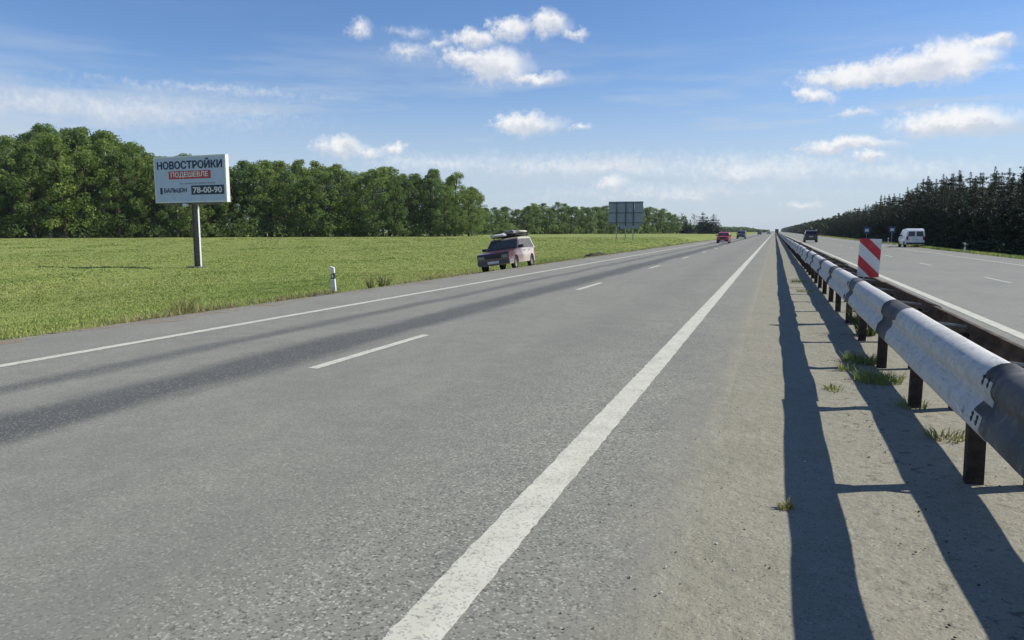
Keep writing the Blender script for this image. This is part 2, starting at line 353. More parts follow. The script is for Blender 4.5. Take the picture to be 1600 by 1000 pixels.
# ------------------------------------------------------------------ terrain
def sstep(a, b, v):
    t = np.clip((v-a)/(b-a), 0, 1); return t*t*(3-2*t)
def terrain(x, y):
    x = np.asarray(x, float); y = np.asarray(y, float)
    dist = np.sqrt(x*x + y*y)
    rise = sstep(48, 150, dist)
    fieldL = -.74 + rise*1.0                                       # meadow dips, then climbs to the trees
    a = -10.55 - x                                                 # metres left of the road edge
    verge = -.03 - .135*np.clip(a, 0, 3.2)
    zl = np.where(a < 0, -.10 + .07*np.clip((a+.5)/.5, 0, 1), verge + (fieldL - (-.03-.135*3.2))*sstep(2.8, 9.0, a))
    b = x - 13.25
    fieldR = -.55 + sstep(20, 60, b)*.4
    zr = np.where(b < 0, -.10, -.03 + (fieldR+.03)*sstep(0, 5.0, b))
    z = np.where(x < 0, zl, zr)
    wob = .05*np.sin(x*.31+1.3)*np.sin(y*.27) + .035*np.sin(x*.83+y*.61) + .02*np.sin(x*1.9-y*1.3)
    edge = sstep(.3, 5, np.maximum(a, b)); return z + wob*edge
def tz(x, y): return float(terrain(x, y))
def axis(lo, hi, fine_lo, fine_hi, step, grow=1.13):
    v = list(np.arange(fine_lo, fine_hi+1e-6, step)); s = step; p = fine_hi
    while p < hi: s *= grow; p += s; v.append(p)
    s = step; p = fine_lo; pre = []
    while p > lo: s *= grow; p -= s; pre.append(p)
    return np.array(pre[::-1]+v)
def grid_mesh(name, xs, ys, zf):
    X, Y = np.meshgrid(xs, ys); Z = zf(X, Y); V = np.stack([X, Y, Z], -1).reshape(-1, 3)
    nx = len(xs); i = (np.arange(len(ys)-1)[:, None]*nx + np.arange(nx-1)[None]).ravel()
    return np_mesh(name, V, np.stack([i, i+1, i+nx+1, i+nx], 1), smooth=True)
xs = np.unique(np.concatenate([axis(-6000, 6000, -40, 30, .9), [-10.55, -10.56, 13.25]]))
gm = grid_mesh('ground', xs, axis(-150, 9000, -10, 130, 1.5), terrain)
tag(mobj('ground', gm, M_GROUND), kind='structure')

YEND = 9000.0
def strip(name, x0, x1, mat, z=0.0, y0=-60, y1=YEND, nx=1, near=140, rough=0.0):
    xs = np.linspace(x0, x1, nx+1); ys = axis(y0, y1, -20, near, 2.0 if rough == 0 else .35)
    def zf(X, Y):
        if rough == 0: return np.full(X.shape, z)
        e = np.minimum(X-x0, x1-X); return z + rough*sstep(0, .35, e)*(np.sin(X*7.3+Y*2.1)+np.sin(X*3.1-Y*4.7+1)+np.sin(Y*.9+X*1.7))/3
    return tag(mobj(name, grid_mesh(name, xs, ys, zf), mat), kind='structure')
road = strip('road', -10.62, -.35, M_ROAD)
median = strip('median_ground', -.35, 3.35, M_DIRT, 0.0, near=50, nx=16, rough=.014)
far_road = strip('far_road', 3.35, 13.3, M_ROAD_R)

def painted_line(name, x, w, y0, y1, parent, mat, z=.004, step=.06, jit=.0035, near=30):
    ys = [y0]
    while ys[-1] < y1: ys.append(min(y1, ys[-1] + (step if ys[-1] < near else max(step, (ys[-1]-near)*.25+step))))
    ys = np.array(ys); rg = np.random.default_rng(int(abs(x)*100+y0)); n = len(ys)
    l = x-w/2 + rg.normal(0, jit, n); r = x+w/2 + rg.normal(0, jit, n)
    V = np.concatenate([np.stack([l, ys, np.full(n, z)], 1), np.stack([r, ys, np.full(n, z)], 1)])
    i = np.arange(n-1); me = np_mesh(name, V, np.stack([i, i+n, i+n+1, i+1], 1)); return mobj(name, me, mat, parent)
painted_line('inner_edge_line', -1.28, .225, -4, 4000, road, M_PAINT)
painted_line('outer_edge_line', -8.62, .17, -4, 4000, road, M_PAINT)
painted_line('inner_edge_line', 3.63, .20, -4, 4000, far_road, M_PAINT)
painted_line('outer_edge_line', 10.95, .17, -4, 4000, far_road, M_PAINT_W)
for k in range(-1, 50):
    y = 7.05 + 12.15*k; painted_line('lane_dash', -5.03, .135, y, y+2.95, road, M_PAINT, step=.05, jit=.003)
    y = 14.2 + 12.15*k; painted_line('lane_dash', 6.95, .14, y, y+2.95, far_road, M_PAINT_W, step=.05, jit=.003)

# crumbled gravel lapping over the left edge of the asphalt
M_GRAVEL = MT('crumbled_gravel', .95, 0, .1); P_ = M_GRAVEL.pos(); n_ = M_GRAVEL.noise(P_, 45, 3, .7); n__ = M_GRAVEL.noise(P_, 2.0, 4, .65)
gc_ = M_GRAVEL.mix(M_GRAVEL.ss(n_, .35, .65), (.150, .138, .112), (.275, .255, .215)); gc_ = M_GRAVEL.mix(M_GRAVEL.math('MULTIPLY', M_GRAVEL.ss(n__, .45, .65), .55), gc_, (.20, .155, .095)); M_GRAVEL.set('Base Color', gc_); M_GRAVEL.bump(n_, .5, .012); M_GRAVEL = M_GRAVEL.m
gy = [2.0]
while gy[-1] < 160: gy.append(gy[-1] + max(.07, gy[-1]*.006))
gy = np.array(gy); rgg = np.random.default_rng(77); wv = .16*np.sin(gy*.7)+.12*np.sin(gy*1.9+1)+.09*np.sin(gy*4.3+2)+rgg.normal(0, .035, len(gy)); xi = -10.30 + wv
rows_ = [np.stack([xi, gy, np.full(len(gy), .003)], 1), np.stack([xi-.07, gy, np.full(len(gy), .012)], 1), np.stack([np.full(len(gy), -10.56), gy, np.full(len(gy), .014)], 1)] + [np.stack([np.full(len(gy), xx), gy, terrain(np.full(len(gy), xx), gy)+.02], 1) for xx in (-10.75, -11.1, -11.45)] + [np.stack([np.full(len(gy), -11.5), gy, terrain(np.full(len(gy), -11.5), gy)-.05], 1)]
Vg = np.concatenate(rows_); ng = len(gy); ig = np.arange(ng-1); Fg = np.concatenate([np.stack([ig+k*ng, ig+1+k*ng, ig+1+(k+1)*ng, ig+(k+1)*ng], 1) for k in range(len(rows_)-1)])
tag(mobj('gravel_verge', np_mesh('gravel_verge', Vg, Fg, smooth=True), M_GRAVEL), kind='structure')

# ------------------------------------------------------------------ median guard rail
POST_DY = 2.13; POST_Y0 = 5.2 - 3*POST_DY; SECT = 3.6; SECT_Y0 = 4.05 - 2*SECT
NX, FX = 1.03, 1.67                                      # face of the near rail, back of the far rail
NZ0, NZ1 = .59, .945; FZ0, FZ1 = .50, .80
# W profile: (outward offset, height fraction)
WP = [(.000, 0), (.020, .0), (.055, .10), (.062, .14), (.062, .33), (.055, .37), (.034, .46), (.034, .54), (.055, .62), (.062, .66), (.062, .79), (.056, .865), (.040, .93), (.012, .98), (-.012, .995), (-.042, 1.0)]
def beam_mesh(name, length, z0, z1, sgn, ny=8, seed=0, dent=.004, thick=.005, wp=WP, lean=0.0):
    rg = np.random.default_rng(seed); ys = np.linspace(0, length, ny+1); n = len(wp); V = []
    ph = rg.uniform(0, 6, 4)
    for y in ys:
        fd = min(1.0, 2.5*math.sin(math.pi*y/length)); dx = fd*dent*(math.sin(y*2.1+ph[0])+.6*math.sin(y*4.7+ph[1])); dz = fd*dent*.6*math.sin(y*1.3+ph[2])
        for off in (0, thick):
            for (o, h) in wp: V.append((sgn*(o+lean*(1-h)+off*(1 if o > .05 else .6)) + dx, y, z0+(z1-z0)*h+dz + (off*.5 if h > .5 else -off*.5)))
    Fc = []; m = 2*n
    for k in range(ny):
        a, b = k*m, (k+1)*m
        for i in range(n-1):
            Fc.append((a+i, a+i+1, b+i+1, b+i)); Fc.append((a+n+i, b+n+i, b+n+i+1, a+n+i+1))
        Fc.append((a, b, b+n, a+n)); Fc.append((a+n-1, a+2*n-1, b+2*n-1, b+n-1))
    for a in (0, ny*m):
        for i in range(n-1): Fc.append((a+i, a+n+i, a+n+i+1, a+i+1))
    return np_mesh(name, V, Fc, smooth=False)
rail_t = thing('median_guardrail', 'long steel crash barrier with white-painted near rail down the middle of the highway', 'guardrail', (1.4, POST_Y0, 0))
def kid(name, me, mat, parent, loc, rot=(0, 0, 0)):
    o = mobj(name, me, mat, parent); o.location = Vector(loc) - parent.location; o.rotation_euler = rot; return o
rg = random.Random(3)
near_me = [beam_mesh('rail_section', SECT+.16, NZ0, NZ1, -1, 12, s, lean=.07) for s in range(4)]
bare_me = beam_mesh('bare_rail_section', SECT+.16, NZ0, NZ1, -1, 12, 9, lean=.07)
far_me = [beam_mesh('back_rail_section', SECT+.12, FZ0, FZ1, 1, 8, s+20) for s in range(3)]
def post_mesh(h):
    bm = bmesh.new(); poly = [(-.05, -.04), (.05, -.04), (.05, -.033), (-.043, -.033), (-.043, .033), (.05, .033), (.05, .04), (-.05, .04)]
    prism(bm, poly, (-.25, h), lambda u, v, t: (u, v, t)); bmesh.ops.recalc_face_normals(bm, faces=bm.faces)
    me = bpy.data.meshes.new('post'); bm.to_mesh(me); bm.free(); return me
pm_n, pm_f = post_mesh(.88), post_mesh(.70)
bm = bmesh.new(); box(bm, -.012, .012, -.004, .004, 0, .055); bmesh.ops.recalc_face_normals(bm, faces=bm.faces); refl_me = bpy.data.meshes.new('reflector'); bm.to_mesh(refl_me); bm.free()
bm = bmesh.new()
prism(bm, [(-.016, 0), (.016, 0), (.016, .005), (-.011, .005), (-.011, .022), (-.016, .022)], (NX+.06, FX-.02), lambda u, v, t: (t-1.4, u, v-.03)); bmesh.ops.recalc_face_normals(bm, faces=bm.faces)
tie_me = bpy.data.meshes.new('tie_bar'); bm.to_mesh(tie_me); bm.free()
bm = bmesh.new(); box(bm, 0, .10, -.06, .06, -.09, .09); bmesh.ops.bevel(bm, geom=list(bm.edges), offset=.01, segments=1, affect='EDGES'); block_me = bpy.data.meshes.new('spacer_block'); bm.to_mesh(block_me); bm.free()
bm = bmesh.new(); tube(bm, [(0, 0, 0), (-.014, 0, 0)], [.018, .014], 6); bolt_me = bpy.data.meshes.new('bolt'); bm.to_mesh(bolt_me); bm.free()
M_REFL = simple('white_reflector', (.8, .8, .78), .4, 0, .5, .05)
NSEC = 72
for k in range(NSEC):
    y = SECT_Y0 + k*SECT; far_w = min(1.0, y/60.0)
    bare = (k in (0, 1)); jx = rg.uniform(-.02, .02)*(.12+far_w); jz = rg.uniform(-.022, .022)*(.15+far_w)
    o = kid('rail_section', bare_me if bare else near_me[k % 4], M_BARE if bare else M_RAIL, rail_t, (NX+.066+jx-.004*(k % 3), y-.08, jz), (rg.uniform(-.003, .003), 0, rg.uniform(-.004, .004)))
    o['label'] = 'unpainted dark grey rail section' if bare else 'white-painted rail section with bare dark ends'
    if y < 70 and y > 0:
        for dz in (.20, .27, .73, .80):
            if y > 30 and dz in (.27, .8): continue
            for dy in (.03, .12): kid('bolt', bolt_me, M_TIE if not bare else M_POST, rail_t, (NX+.002-.07*(1-dz)+jx, y+dy-.05, NZ0+(NZ1-NZ0)*dz+jz))
    kid('back_rail_section', far_me[k % 3], M_RUST, rail_t, (FX+rg.uniform(-.01, .01)*(1+far_w), y-.06+1.3, rg.uniform(-.008, .008)*(1+far_w)), (rg.uniform(-.003, .003), 0, rg.uniform(-.003, .003)))
for k in range(122):
    y = POST_Y0 + k*POST_DY; tl = rg.uniform(-.02, .02)
    kid('post', pm_n, M_POST, rail_t, (NX+.235+rg.uniform(-.01, .01), y, 0), (tl, rg.uniform(-.02, .02), 0))
    if k < 60: kid('back_post', pm_f, M_POST, rail_t, (FX-.075, y+.02, 0), (rg.uniform(-.02, .02), rg.uniform(-.02, .02), math.pi))
    kid('tie_bar', tie_me, M_TIE, rail_t, (1.4, y+.075, .80+rg.uniform(-.006, .006)), (0, .12+rg.uniform(-.02, .02), rg.uniform(-.03, .03)))
    if k < 60: kid('spacer_block', block_me, M_POST, rail_t, (NX+.08, y, .77))
kid('reflector', refl_me, M_REFL, rail_t, (NX-.066, 4.3, .645), (R(-28), 0, R(90)))
# the rest of the barrier, out to the horizon
yy0 = SECT_Y0 + NSEC*SECT
bm = bmesh.new(); box(bm, NX, NX+.08, yy0, 2600, NZ0, NZ1); o = from_bm('distant_rail', bm, M_RAIL, rail_t); o.location = -rail_t.location; tag(o, kind='stuff')
bm = bmesh.new(); box(bm, FX, FX+.08, yy0, 2600, FZ0, FZ1)
for k in range(122, 700): box(bm, NX+.18, NX+.29, POST_Y0+k*POST_DY-.055, POST_Y0+k*POST_DY+.055, -.1, .88)
o = from_bm('distant_posts_and_back_rail', bm, M_POST, rail_t); o.location = -rail_t.location; tag(o, kind='stuff')

# ------------------------------------------------------------------ trees
def leaf_cloud(rg, cents, rads, per, size, flat=.8, up=.5, tones=None):
    """quads scattered over clumps; returns V,F,tone"""
    n = len(cents); ci = np.repeat(np.arange(n), per); m = len(ci)
    d = rg.normal(size=(m, 3)); d /= np.linalg.norm(d, axis=1)[:, None]
    rr = rads[ci]*rg.uniform(.35, 1.05, m)**.6; p = cents[ci] + d*rr[:, None]*[1, 1, flat]
    nrm = d*.8 + rg.normal(size=(m, 3))*.7 + [0, 0, up]; nrm /= np.linalg.norm(nrm, axis=1)[:, None]
    t = np.cross(nrm, rg.normal(size=(m, 3))); t /= np.linalg.norm(t, axis=1)[:, None]; b = np.cross(nrm, t)
    s = size*rg.uniform(.55, 1.25, m)*np.clip(rads[ci]/rads.mean(), .35, 1.15); s1 = s[:, None]*t; s2 = (s*rg.uniform(.5, .95, m))[:, None]*b
    V = np.stack([p-s1*.9, p-s2*.75+s1*.1, p+s1, p+s2*.75+s1*.1], 1).reshape(-1, 3); Fc = np.arange(m*4).reshape(m, 4)
    tn = (tones[ci] if tones is not None else .5) + rg.normal(0, .18, m); return V, Fc, np.clip(tn, 0, 1)
def trunk_mesh(name, pts, rads, limbs):
    bm = bmesh.new(); tube(bm, pts, rads, 7)
    for lp, lr in limbs: tube(bm, lp, lr, 5)
    me = bpy.data.meshes.new(name); bm.to_mesh(me); bm.free(); return me
def deciduous(seed, H=1.0, spread=.24, base=.16, clumps=62, per=92, size=.0120, top=.9):
    """unit-height tree"""
    rg = np.random.default_rng(seed); lean = rg.normal(0, .02, 2)
    pts = [(lean[0]*t*t*1.5+rg.normal(0, .004), lean[1]*t*t*1.5+rg.normal(0, .004), t*.93-.01) for t in np.linspace(0, 1, 8)]
    rads = [.0135*(1-t)**.8+.0025+(.006 if t == 0 else 0) for t in np.linspace(0, 1, 8)]
    cents = []; cr = []; tones = []
    lob = rg.uniform(0, 6.28, 3)
    for i in range(clumps):
        t = rg.uniform(0, 1)**.85; ang = rg.uniform(0, 6.28)
        env = spread*(math.sin(math.pi*min(1, (t*.88+.10)))**.62)*(1+.22*math.sin(2*ang+lob[0])+.16*math.sin(3*ang+5*t+lob[1]))
        r = env*math.sqrt(rg.uniform(.12, 1)); h = base + (1-base)*t*.955
        cents.append((math.cos(ang)*r+lean[0]*h, math.sin(ang)*r+lean[1]*h, h)); cr.append(rg.uniform(.042, .078)*(1.1-.35*t)); tones.append(np.clip(rg.normal(.5, .22), 0, 1))
    cents = np.array(cents); cr = np.array(cr); limbs = []
    for i in rg.choice(clumps, 16, replace=False):
        c = cents[i]; h0 = max(.10, c[2]-.14-.3*math.hypot(c[0], c[1])); k = min(6, int(h0/.93*7)); q = Vector(pts[k]).lerp(Vector(pts[k+1]), h0/.93*7-k if h0/.93*7-k < 1 else 1)
        mid = q.lerp(Vector(c), .55) + Vector((0, 0, -.015)); limbs.append(([q, mid, Vector(c)], [.0052, .0034, .0014]))
    V, Fc, tn = leaf_cloud(rg, cents, cr, per, size, .85, .5, np.array(tones))
    return trunk_mesh('trunk', pts, rads, limbs), np_mesh('crown', V, Fc, {'tone': tn})
def conifer(seed, spread=.2, base=.04, layers=17, power=.85, per=30, size=.02, droop=.35, clump=.05):
    rg = np.random.default_rng(seed)
    pts = [(rg.normal(0, .003), rg.normal(0, .003), t*.97-.01) for t in np.linspace(0, 1, 7)]; rads = [.016*(1-t)+.0018 for t in np.linspace(0, 1, 7)]
    cents = []; cr = []; limbs = []; tones = []
    for l in range(layers):
        t = (l+rg.uniform(-.3, .3))/layers; t = min(max(t, 0), .985); h = base+(1-base)*t; rad = spread*(1-t)**power*rg.uniform(.75, 1.2)+.006
        nb = max(3, int(9*(1-t)+2)); a0 = rg.uniform(0, 6.28)
        for b in range(nb):
            a = a0+6.28*b/nb+rg.normal(0, .25); rr = rad*rg.uniform(.7, 1.15); end = (math.cos(a)*rr, math.sin(a)*rr, h-droop*rr*.4+rg.normal(0, .008))
            if b % 2 == 0: limbs.append(([(0, 0, h), end], [.004*(1-t)+.001, .0008]))
            for q in ((.95, .55, .3) if rad > .09 else (.85, .35)):
                cents.append((end[0]*q, end[1]*q, h+(end[2]-h)*q)); cr.append(clump*(.26+.9*(1-t))*rg.uniform(.8, 1.2)); tones.append(np.clip(rg.normal(.45, .2), 0, 1))
    [(cents.append((0, 0, q)), cr.append(.010+.16*(1-q)), tones.append(.5)) for q in (.995, .975, .95, .92, .88)]
    V, Fc, tn = leaf_cloud(rg, np.array(cents), np.array(cr), per, size, .85, .35, np.array(tones))
    return trunk_mesh('trunk', pts, rads, limbs), np_mesh('crown', V, Fc, {'tone': tn})

M_LEAF = leaf_material('birch_leaves', (.112, .182, .038), (.300, .395, .090), .52, .55, (.225, .275, .085))
M_LEAF2 = leaf_material('aspen_leaves', (.098, .164, .042), (.250, .345, .098), .50, .6, (.155, .225, .048))
M_NEEDLE = leaf_material('pine_needles', (.016, .030, .013), (.036, .058, .022), .14, .4, (.045, .060, .022))
M_NEEDLE2 = leaf_material('spruce_needles', (.014, .030, .014), (.034, .060, .024), .12, .4, (.028, .055, .020))
M_BIRCH = bark_material('birch_bark', (.50, .48, .44), (.16, .145, .13), 2.2); M_BARK = bark_material('dark_bark', (.085, .07, .055), (.045, .037, .030)); M_PINEBARK = bark_material('pine_bark', (.13, .07, .04), (.06, .04, .03))

DEC = [deciduous(100+i, spread=[.21, .25, .19, .23, .27, .20, .24, .17][i], base=[.03, .08, .12, .02, .05, .15, .03, .10][i], clumps=[74, 78, 66, 76, 84, 62, 80, 60][i]) for i in range(8)]
PINE = [conifer(200+i, spread=[.23, .26, .21, .24, .28][i], layers=[13, 14, 12, 15, 13][i], power=[.58, .52, .66, .6, .48][i], per=36, size=.016, clump=.062) for i in range(5)]
SPRUCE = [conifer(300+i, spread=[.17, .20, .15][i], layers=18, power=.95, per=30, size=.013, clump=.045) for i in range(3)]
def plant_tree(name, proto, x, y, h, mt, mc, label, group, cat='tree', wide=1.0, rg=random):
    t = thing(name, label, cat, (x, y, tz(x, y)-.03), (0, 0, rg.uniform(0, 6.28)), group); t.scale = (h*wide, h*wide, h)
    for nm, me, m in (('trunk', proto[0], mt), ('crown', proto[1], mc)):
        o = bpy.data.objects.new(nm, me); C.objects.link(o); o.parent = t
        if len(me.materials) == 0: me.materials.append(None)
        o.material_slots[0].link = 'OBJECT'; o.material_slots[0].material = m
    return t
def interp(px, prof):
    return float(np.interp(px, [p[0] for p in prof], [p[1] for p in prof]))
def height_for(x, y, ytop):
    z0 = tz(x, y); d = np.array([x, y, 0]) - [0, 0, CAM_H]; dep = d@F
    # solve z of the point above (x,y) that projects to row ytop
    lo, hi = 0.0, 80.0
    for _ in range(40):
        mid = (lo+hi)/2
        if proj((x, y, z0+mid))[1] > ytop: lo = mid
        else: hi = mid
    return lo
rt = random.Random(11)
P1 = [(-140,205),(0,214),(60,204),(110,198),(150,204),(200,214),(235,238),(280,244),(330,250),(362,262),(395,246),(440,252),(490,258),(530,257),(565,272),(590,260),(630,264),(655,274),(685,268),(715,272),(738,292),(750,316)]
front = []
px = -130.0
while px < 742:
    front.append(px); px += rt.uniform(24, 34)
front = [p for p in front if not (640 < p < 652)] + []
row = []
for r_i, (dd, hs, shift) in enumerate([(0, .93, 0), (7, 1.0, 13), (13, 1.0, 5), (20, .98, 19)]):
    for p in front:
        q = p + shift + rt.uniform(-5, 5); q = min(q, 738)
        dep = 134 + 45*max(0, q)/740 + dd + rt.uniform(-2.5, 2.5)
        g = at_depth(q, 371, dep); x, y = g[0], g[1]
        h = height_for(x, y, interp(q, P1))*hs*rt.uniform(.92, 1.08)
        row.append((r_i, q, x, y, h))
fr = sorted([t for t in row if t[0] == 0 and t[1] > 6], key=lambda t: t[1])
rank = {id(t): i+1 for i, t in enumerate(fr)}
for i, t in enumerate(row):
    r_i, q, x, y, h = t
    if id(t) in rank: lab = 'leafy front-row tree of the left grove, %s counted from the photo\'s left edge' % ordinal(rank[id(t)])
    elif r_i == 0: lab = 'leafy front-row tree of the left grove, past the photo\'s left edge'
    else: lab = 'leafy tree of the left grove standing behind its front row'
    k = rt.randrange(8); birch = rt.random() < (.13 if r_i == 0 else .3)
    plant_tree('birch_tree' if birch else 'broadleaf_tree', DEC[k], x, y, h, M_BIRCH if birch else M_BARK, M_LEAF if (birch or rt.random() < .4) else M_LEAF2, lab, 'trees of the left grove', wide=rt.uniform(1.0, 1.22), rg=rt)
P2 = [(735,318),(760,322),(800,324),(840,317),(872,317),(900,324),(935,319),(960,324),(1000,324),(1030,321),(1050,330),(1066,338)]
row = []
for r_i, (dd, hs, shift) in enumerate([(0, .95, 0), (12, 1.0, 8), (26, 1.0, 3)]):
    q = 738.0
    while q < 1062:
        dep = 265 + 110*(q-740)/320 + dd + rt.uniform(-4, 4); g = at_depth(q+shift, 371, dep); x, y = g[0], g[1]
        row.append((r_i, q+shift, x, y, height_for(x, y, interp(q+shift, P2))*hs*rt.uniform(.82, 1.07))); q += rt.uniform(13, 19)
fr = sorted([t for t in row if t[0] == 0], key=lambda t: t[1]); rank = {id(t): i+1 for i, t in enumerate(fr)}
for t in row:
    r_i, q, x, y, h = t
    lab = 'small far front-row tree beyond the parked wagon and blank sign, %s from that row\'s left' % ordinal(rank[id(t)]) if r_i == 0 else 'far tree half hidden behind the row beyond the parked wagon'
    plant_tree('broadleaf_tree', DEC[rt.randrange(8)], x, y, h, M_BARK, M_LEAF2 if rt.random() < .6 else M_LEAF, lab, 'far trees beyond the wagon', wide=rt.uniform(1.3, 1.65), rg=rt)
for q, top, dep, lab, kind in [(1071, 338, 370, 'slim dark conifer just right of the far leafy row', 0), (1078, 343, 362, 'small dark conifer second right of the far leafy row', 1), (1097, 332, 350, 'tall dark conifer, left of the pair beside the red car', 0),
                          (1104, 338, 360, 'middle dark conifer squeezed between the pair beside the red car', 2), (1114, 335, 345, 'bushy dark conifer nearest the red car', 1)]:
    g = at_depth(q, 371, dep); plant_tree('conifer_tree', (PINE[kind] if q > 1090 else SPRUCE[kind]), g[0], g[1], height_for(g[0], g[1], top)*1.04, M_BARK, M_NEEDLE2, lab, 'lone conifers by the road', wide=1.75, rg=rt)
# two nearly bare trees in the gap
def bare_tree(seed):
    rg = np.random.default_rng(seed); limbs = []
    pts = [(rg.normal(0, .006), rg.normal(0, .006), t) for t in np.linspace(0, .95, 7)]
    for i in range(26):
        h = rg.uniform(.3, .9); a = rg.uniform(0, 6.28); l = .26*(1.05-h)+.05; e = Vector((math.cos(a)*l, math.sin(a)*l, h+l*.9)); limbs.append(([(0, 0, h), Vector((0, 0, h)).lerp(e, .5)+Vector((0, 0, -.01)), e], [.007, .005, .003]))
    cents = np.array([l[0][2] for l in limbs]); V, Fc, tn = leaf_cloud(rg, cents, np.full(len(cents), .05), 6, .016); return trunk_mesh('trunk', pts, list(np.linspace(.013, .004, 7)), limbs), np_mesh('crown', V, Fc, {'tone': tn})
for q, top, lab in [(1064, 331, 'thin almost bare tree at the end of the far leafy row'), (1084, 333, 'thin almost bare tree between two dark conifers')]:
    g = at_depth(q, 371, 400); plant_tree('bare_tree', bare_tree(int(q)), g[0], g[1], height_for(g[0], g[1], top), M_BARK, M_LEAF2, lab, 'almost bare trees', rg=rt)

# right-hand plantation
P3 = [(1200,359),(1220,357.5),(1240,353),(1270,346),(1300,340),(1320,332),(1350,325),(1380,312),(1400,305),(1440,287),(1470,276),(1500,275),(1540,274),(1565,272),(1590,262),(1620,262),(1700,240),(1900,200)]
row = []
for r_i, (X, dy, hs) in enumerate([(19.8, 2.9, .95), (22.6, 3.4, 1.02), (26.2, 4.2, 1.06)]):
    y = 54.0
    while y < 300:
        x = X + rt.uniform(-.9, .9); yy = y + rt.uniform(-.8, .8); q = proj((x, yy, 0))[0]
        h = height_for(x, yy, interp(q, P3))*hs*rt.uniform(.86, 1.06); row.append((r_i, q, x, yy, h)); y += dy*(1 if y < 180 else 1.5)
fr = sorted([t for t in row if t[0] == 0 and t[1] < 1596], key=lambda t: -t[1]); rank = {id(t): i+1 for i, t in enumerate(fr)}
for t in row:
    r_i, q, x, y, h = t
    if id(t) in rank: lab = 'dark front-row conifer of the right-hand plantation, %s from the photo\'s right edge' % ordinal(rank[id(t)])
    elif r_i == 0: lab = 'dark front-row conifer of the plantation past the photo\'s right edge'
    else: lab = 'dark conifer of the right-hand plantation standing behind its front row'
    sp = rt.random() < .10
    plant_tree('spruce_tree' if sp else 'pine_tree', SPRUCE[rt.randrange(3)] if sp else PINE[rt.randrange(5)], x, y, h*(1.06 if sp else 1), M_BARK if sp else M_PINEBARK, M_NEEDLE2 if sp else M_NEEDLE, lab, 'conifers of the right-hand plantation', wide=rt.uniform(1.05, 1.35), rg=rt)

def wood_mass(name, label, pts, hs, mat, seed, per=14, wid=5, size=1.1):
    """a far-off wood that reads as one mass: leaf faces over many crowns"""
    rg = np.random.default_rng(seed); cents = []; cr = []
    for (x, y), h in zip(pts, hs):
        z0 = tz(x, y)
        for k in range(7):
            t = rg.uniform(.1, .95); r = wid*.5*math.sin(math.pi*(t*.85+.12))**.6; a = rg.uniform(0, 6.28); cents.append((x+math.cos(a)*r*rg.uniform(.2, 1), y+math.sin(a)*r*rg.uniform(.2, 1), z0+h*t)); cr.append(wid*.32*(1.15-.6*t))
    cents = np.array(cents); V, Fc, tn = leaf_cloud(rg, cents, np.array(cr), per, size, .9, .5, rg.uniform(.2, .8, len(cents)))
    o = mobj(name, np_mesh(name, V, Fc, {'tone': tn}), mat); return tag(o, label, 'wood', kind='stuff')
rg_ = np.random.default_rng(5)
pts = []; hs = []
for y in np.arange(300, 2400, 3.2):
    for X in (19.8, 23.5, 28): 
        x = X + rg_.uniform(-1, 1); yy = y + rg_.uniform(-1, 1); pts.append((x, yy)); hs.append(max(3.5, height_for(x, yy, interp(proj((x, yy, 0))[0], P3)))*rg_.uniform(.85, 1.1))
wood_mass('distant_plantation', 'far end of the dark plantation running to the horizon on the right', pts, hs, M_NEEDLE, 21, 9, 4.5, .7)
pts = []; hs = []; P4 = [(1060,352),(1105,353),(1130,356),(1160,355.5),(1180,359),(1192,364),(1200,367)]
for q in np.arange(1040, 1197, .55):
    for dd in (0, 40): 
        g = at_depth(q, 369, 950+dd+rg_.uniform(-15, 15)); pts.append((g[0], g[1])); hs.append(max(2.0, height_for(g[0], g[1], interp(q, P4)))*rg_.uniform(.85, 1.08))
wood_mass('distant_wood', 'far blue-green wood on the horizon left of the vanishing road', pts, hs, M_LEAF2, 22, 9, 9, 1.7)
# bushes and saplings at the foot of the groves
def undergrowth(name, label, line, seed, hmin, hmax, size, mat, n, sig=2.2):
    rg = np.random.default_rng(seed); cents = []; cr = []
    for i in range(n):
        a = rg.uniform(0, len(line)-1.001); k = int(a); p = np.array(line[k])*(1-(a-k)) + np.array(line[k+1])*(a-k); p = p + rg.normal(0, sig, 2); h = rg.uniform(hmin, hmax)
        for j in range(3): cents.append((p[0]+rg.normal(0, .7), p[1]+rg.normal(0, .7), tz(p[0], p[1])+h*rg.uniform(.2, .9))); cr.append(h*rg.uniform(.3, .5))
    V, Fc, tn = leaf_cloud(rg, np.array(cents), np.array(cr), 26, size, .9, .5, rg.uniform(.1, .9, len(cents))); o = mobj(name, np_mesh(name, V, Fc, {'tone': tn}), mat); return tag(o, label, 'bushes', kind='stuff')
undergrowth('undergrowth', 'bushes and saplings along the foot of the left grove', [tuple(at_depth(q, 371, 135+45*max(0, q)/740)[:2]) for q in range(-130, 745, 20)], 31, .8, 4.2, .24, M_LEAF2, 520)
undergrowth('far_undergrowth', 'bushes along the foot of the far tree row', [tuple(at_depth(q, 371, 268+110*(q-740)/320)[:2]) for q in range(735, 1080, 20)], 32, 1.2, 5.0, .42, M_LEAF2, 330)
undergrowth('plantation_undergrowth', 'low dark scrub along the foot of the right-hand plantation', [(18.6, y) for y in range(52, 300, 6)], 33, .4, 1.5, .15, M_NEEDLE2, 300, .55)

